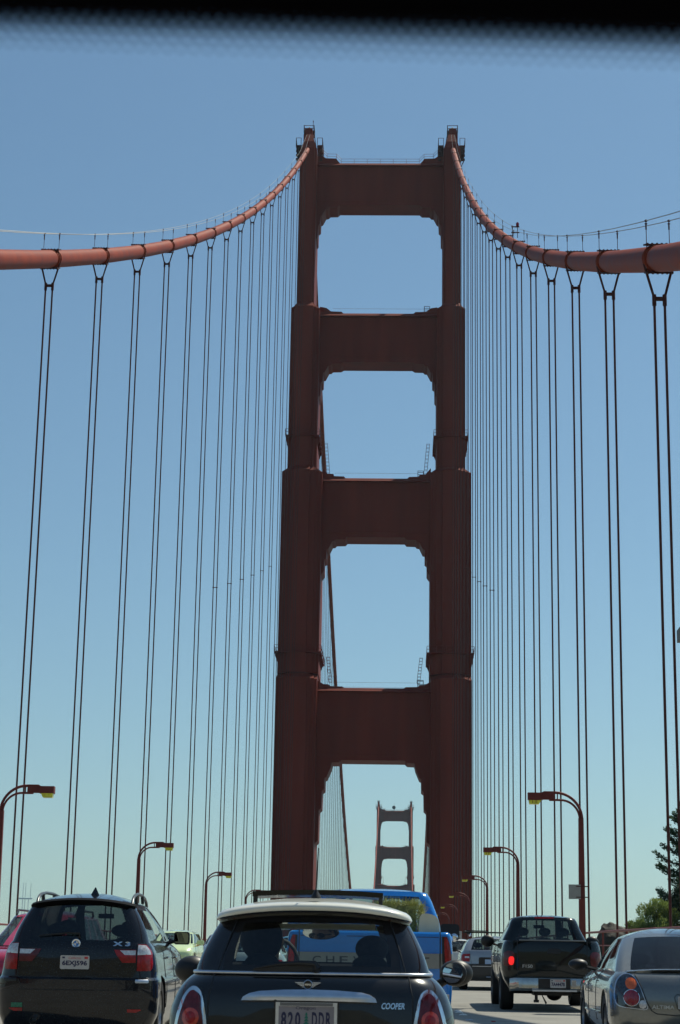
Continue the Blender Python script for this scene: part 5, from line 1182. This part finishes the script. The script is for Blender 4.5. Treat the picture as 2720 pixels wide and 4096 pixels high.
for k, (X, Y, c, lab, fl) in enumerate([
        (4.5, 62, (.35, .36, .38), 'grey car queueing ahead of the blue pickup', False), (4.4, 92, (.05, .06, .1), 'navy car far ahead in the middle lane, mostly hidden', False), (1.4, 44, (.25, .3, .31), 'grey-green car ahead of the black suv, seen through the hatchback window', False),
        (1.3, 68, (.03, .25, .4), 'turquoise blue car ahead in the left lane, seen through the hatchback window', False), (1.2, 96, (.5, .5, .46), 'pale car far ahead in the left lane', False), (7.7, 108, (.04, .04, .045), 'black car far ahead in the right lane', False)]):
    g4 = dict(g3); g4['paint'] = mat('car_paint_%s' % lab[:9].replace(' ', '_').replace('-', '_')+str(k), c, .25, coat=1); r_, s_h, _ = car('sedan', X, Y, lab, 'car', g4, flip=fl); lights(r_, s_h)
# ------------------------------------------------------------------ the car the picture is taken from: its roof header and windshield frit
vis = empty('passenger_car', (CX, 0, zr(0))); tag(vis, 'black roof edge and dotted windshield top of the car the photo is taken from', 'car')
FR = mat('frit_black', (.003, .003, .004), .8, spec=0); hz = -zr(0)
mb = MB()
def hp(u, v, t=0):   # u across, v down the glass from the header edge (metres)
    y = .56+v*.75+t*.5; z = hz+.3085-v*.56+t-.0345*u; return (u, y, z)
n = 12
for i in range(n):
    u0, u1 = -.7+1.4*i/n, -.7+1.4*(i+1)/n
    mb.add([hp(u0, 0), hp(u1, 0), hp(u1, -.12), hp(u0, -.12), hp(u0, 0, .03), hp(u1, 0, .03), hp(u1, -.12, .03), hp(u0, -.12, .03)], [(0, 3, 2, 1), (4, 5, 6, 7), (0, 1, 5, 4), (2, 3, 7, 6)])
mb.build('windshield_header', FR, vis)
mb = MB(); mb.box(-.7, .7, -2.2, .47, hz+.385, hz+.43); mb.build('roof_panel', FR, vis)
mb = MB()
for s_ in (1, -1): mb.tube([(s_*.68, .45, hz+.38), (s_*.76, 1.25, hz-.12)], .035, 8)
mb.build('windshield_pillar', FR, vis)
mb = MB()
for row in range(5):
    r0 = [.0024, .0021, .0017, .0011, .0007][row]; pit = .0044
    for i in range(-75, 76):
        u = (i+.5*(row % 2))*pit; c = Vector(hp(u, -.0005+row*.0036)); ax = Vector((1, 0, -.0315)).normalized(); bx = (Vector(hp(u, .01))-Vector(hp(u, 0))).normalized(); N = 10
        nn_ = ax.cross(bx)*.0008
        top = [c+ax*r0*math.cos(2*math.pi*k/N)+bx*r0*math.sin(2*math.pi*k/N) for k in range(N)]
        mb.add(top+[p+nn_ for p in top], [tuple(range(N)), tuple(range(2*N-1, N-1, -1))]+[(k, (k+1) % N, (k+1) % N+N, k+N) for k in range(N)])
mb.build('frit_dots', FR, vis)['kind'] = 'stuff'
# ------------------------------------------------------------------ vegetation and rock on the right
BARK = mat('bark', (.07, .05, .035), .9, var=.3, scale=6, bump=.5, bscale=20)
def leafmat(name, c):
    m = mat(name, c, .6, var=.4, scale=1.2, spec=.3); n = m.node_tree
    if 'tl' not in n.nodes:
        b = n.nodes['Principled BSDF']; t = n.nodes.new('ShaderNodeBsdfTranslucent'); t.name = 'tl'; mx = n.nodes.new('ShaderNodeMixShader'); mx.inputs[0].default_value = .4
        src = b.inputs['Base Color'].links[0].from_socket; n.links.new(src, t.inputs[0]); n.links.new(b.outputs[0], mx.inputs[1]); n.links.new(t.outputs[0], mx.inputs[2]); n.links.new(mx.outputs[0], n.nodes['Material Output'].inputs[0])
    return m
def leaf(mb, p, d, ln, wd):
    q = d.cross(Vector((random.gauss(0, 1), random.gauss(0, 1), random.gauss(0, 1)))).normalized()*wd
    mb.add([p-q*.4, p+d*ln*.5-q, p+d*ln, p+d*ln*.5+q], [(0, 1, 2, 3)])
def conifer(X, Y, z0, z1, spread, label, seed):
    random.seed(seed); root = empty('conifer_tree', (X, Y, z0)); tag(root, label, 'tree', 'trees beside the bridge'); hgt = z1-z0
    t = MB(); t.tube([(0, 0, 0), (.1, 0, hgt*.5), (0, .1, hgt)], [.35, .2, .03], 9); c = MB()
    nb = 54
    for k in range(nb):
        f = .12+.86*k/nb; a = random.uniform(0, 6.283); L = spread*(1-f)**.75*random.uniform(.65, 1.15)+.5; z = hgt*f
        P = [Vector((0, 0, z))]; d = Vector((math.cos(a), math.sin(a), -.12)); m = 9
        for i in range(m): d = (d+Vector((0, 0, .085))).normalized(); P.append(P[-1]+d*L/m)
        t.tube(P, [.06*(1-i/(m+1))+.012 for i in range(m+1)], 4)
        for i in range(1, m+1):
            for _ in range(int(30+16*(1-f))):
                s_ = random.choice((-1, 1)); sd_ = Vector((-math.sin(a), math.cos(a), random.uniform(-.35, .45)))*s_; wspan = (1-i/(m+2))*L*.32+.1
                p = P[i]+sd_*random.uniform(0, wspan)+Vector((0, 0, random.gauss(0, .09)))+d*random.uniform(-.2, .2)
                leaf(c, p, (d*1.2+sd_*.8+Vector((0, 0, random.uniform(-.1, .5)))).normalized(), random.uniform(.16, .34), random.uniform(.03, .055))
    t.build('trunk', BARK, root, smooth=60); c.build('crown', leafmat('cypress_green', (.03, .075, .03)), root); return root
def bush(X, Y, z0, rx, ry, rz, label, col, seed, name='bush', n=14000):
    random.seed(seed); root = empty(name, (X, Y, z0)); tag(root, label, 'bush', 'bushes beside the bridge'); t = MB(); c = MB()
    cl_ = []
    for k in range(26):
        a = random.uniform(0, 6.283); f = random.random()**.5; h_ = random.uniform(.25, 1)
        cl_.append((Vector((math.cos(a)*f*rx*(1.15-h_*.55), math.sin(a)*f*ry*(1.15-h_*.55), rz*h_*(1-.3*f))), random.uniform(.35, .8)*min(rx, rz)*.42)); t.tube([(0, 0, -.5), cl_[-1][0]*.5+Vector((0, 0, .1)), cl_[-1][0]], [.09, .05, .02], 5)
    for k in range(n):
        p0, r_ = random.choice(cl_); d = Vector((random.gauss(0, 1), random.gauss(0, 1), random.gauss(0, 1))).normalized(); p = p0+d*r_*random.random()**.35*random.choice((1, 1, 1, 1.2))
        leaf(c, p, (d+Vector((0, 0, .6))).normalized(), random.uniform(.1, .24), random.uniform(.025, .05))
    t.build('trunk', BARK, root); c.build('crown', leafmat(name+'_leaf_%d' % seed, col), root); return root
conifer(27.2, 150, 2.0, 15.6, 4.3, 'dark green cypress tree at the right edge, branches reaching over the bushes', 11)
conifer(33.5, 162, 2.0, 17, 5, 'dark cypress behind the edge tree, outside the right border', 12)
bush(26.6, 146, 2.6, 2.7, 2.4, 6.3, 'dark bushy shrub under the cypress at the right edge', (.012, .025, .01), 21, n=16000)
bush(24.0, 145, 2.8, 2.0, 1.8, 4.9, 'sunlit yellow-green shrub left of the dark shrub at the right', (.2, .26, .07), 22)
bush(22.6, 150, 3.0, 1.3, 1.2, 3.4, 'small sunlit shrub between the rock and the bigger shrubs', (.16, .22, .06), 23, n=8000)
bush(17.9, 112, 1.4, 1.3, 1.0, 1.9, 'low green shrub behind the orange railing below the rock', (.1, .16, .05), 24, n=8000)
def boulder(X, Y, Z, r, label, seed):
    mb = MB(); mb.ell((0, 0, 0), r, 40, 26); me = mb.mesh('rock_outcrop', mat('brown_rock', (.03, .026, .018), .95, var=.45, scale=1.4, bump=.8, bscale=7), 60)
    for v in me.vertices:
        n_ = noise.noise(v.co*.9+Vector((seed, 0, 0)))*.55+noise.noise(v.co*2.3+Vector((0, seed, 0)))*.3+noise.noise(v.co*6)*.12; v.co += v.co.normalized()*n_*min(r)*.7
    o = obj('rock_outcrop', me, smooth=40, loc=(X, Y, Z)); tag(o, label, 'rock')
boulder(18.1, 120, 1.9, (1.35, 1.2, 2.9), 'brown rounded rock outcrop rising above the orange railing', 4.0)
# ------------------------------------------------------------------ haze
hm = bpy.data.materials.new('haze'); hm.use_nodes = True; n_ = hm.node_tree; n_.nodes.remove(n_.nodes['Principled BSDF'])
pv = n_.nodes.new('ShaderNodeVolumePrincipled'); pv.inputs['Color'].default_value = (.55, .87, 1, 1); pv.inputs['Density'].default_value = .00005; pv.inputs['Anisotropy'].default_value = .5
n_.links.new(pv.outputs[0], n_.nodes['Material Output'].inputs['Volume'])
mb = MB(); mb.box(-9500, 9500, -3500, 9500, -80, 460); o = mb.build('haze', hm); tag(o, None, kind='stuff')
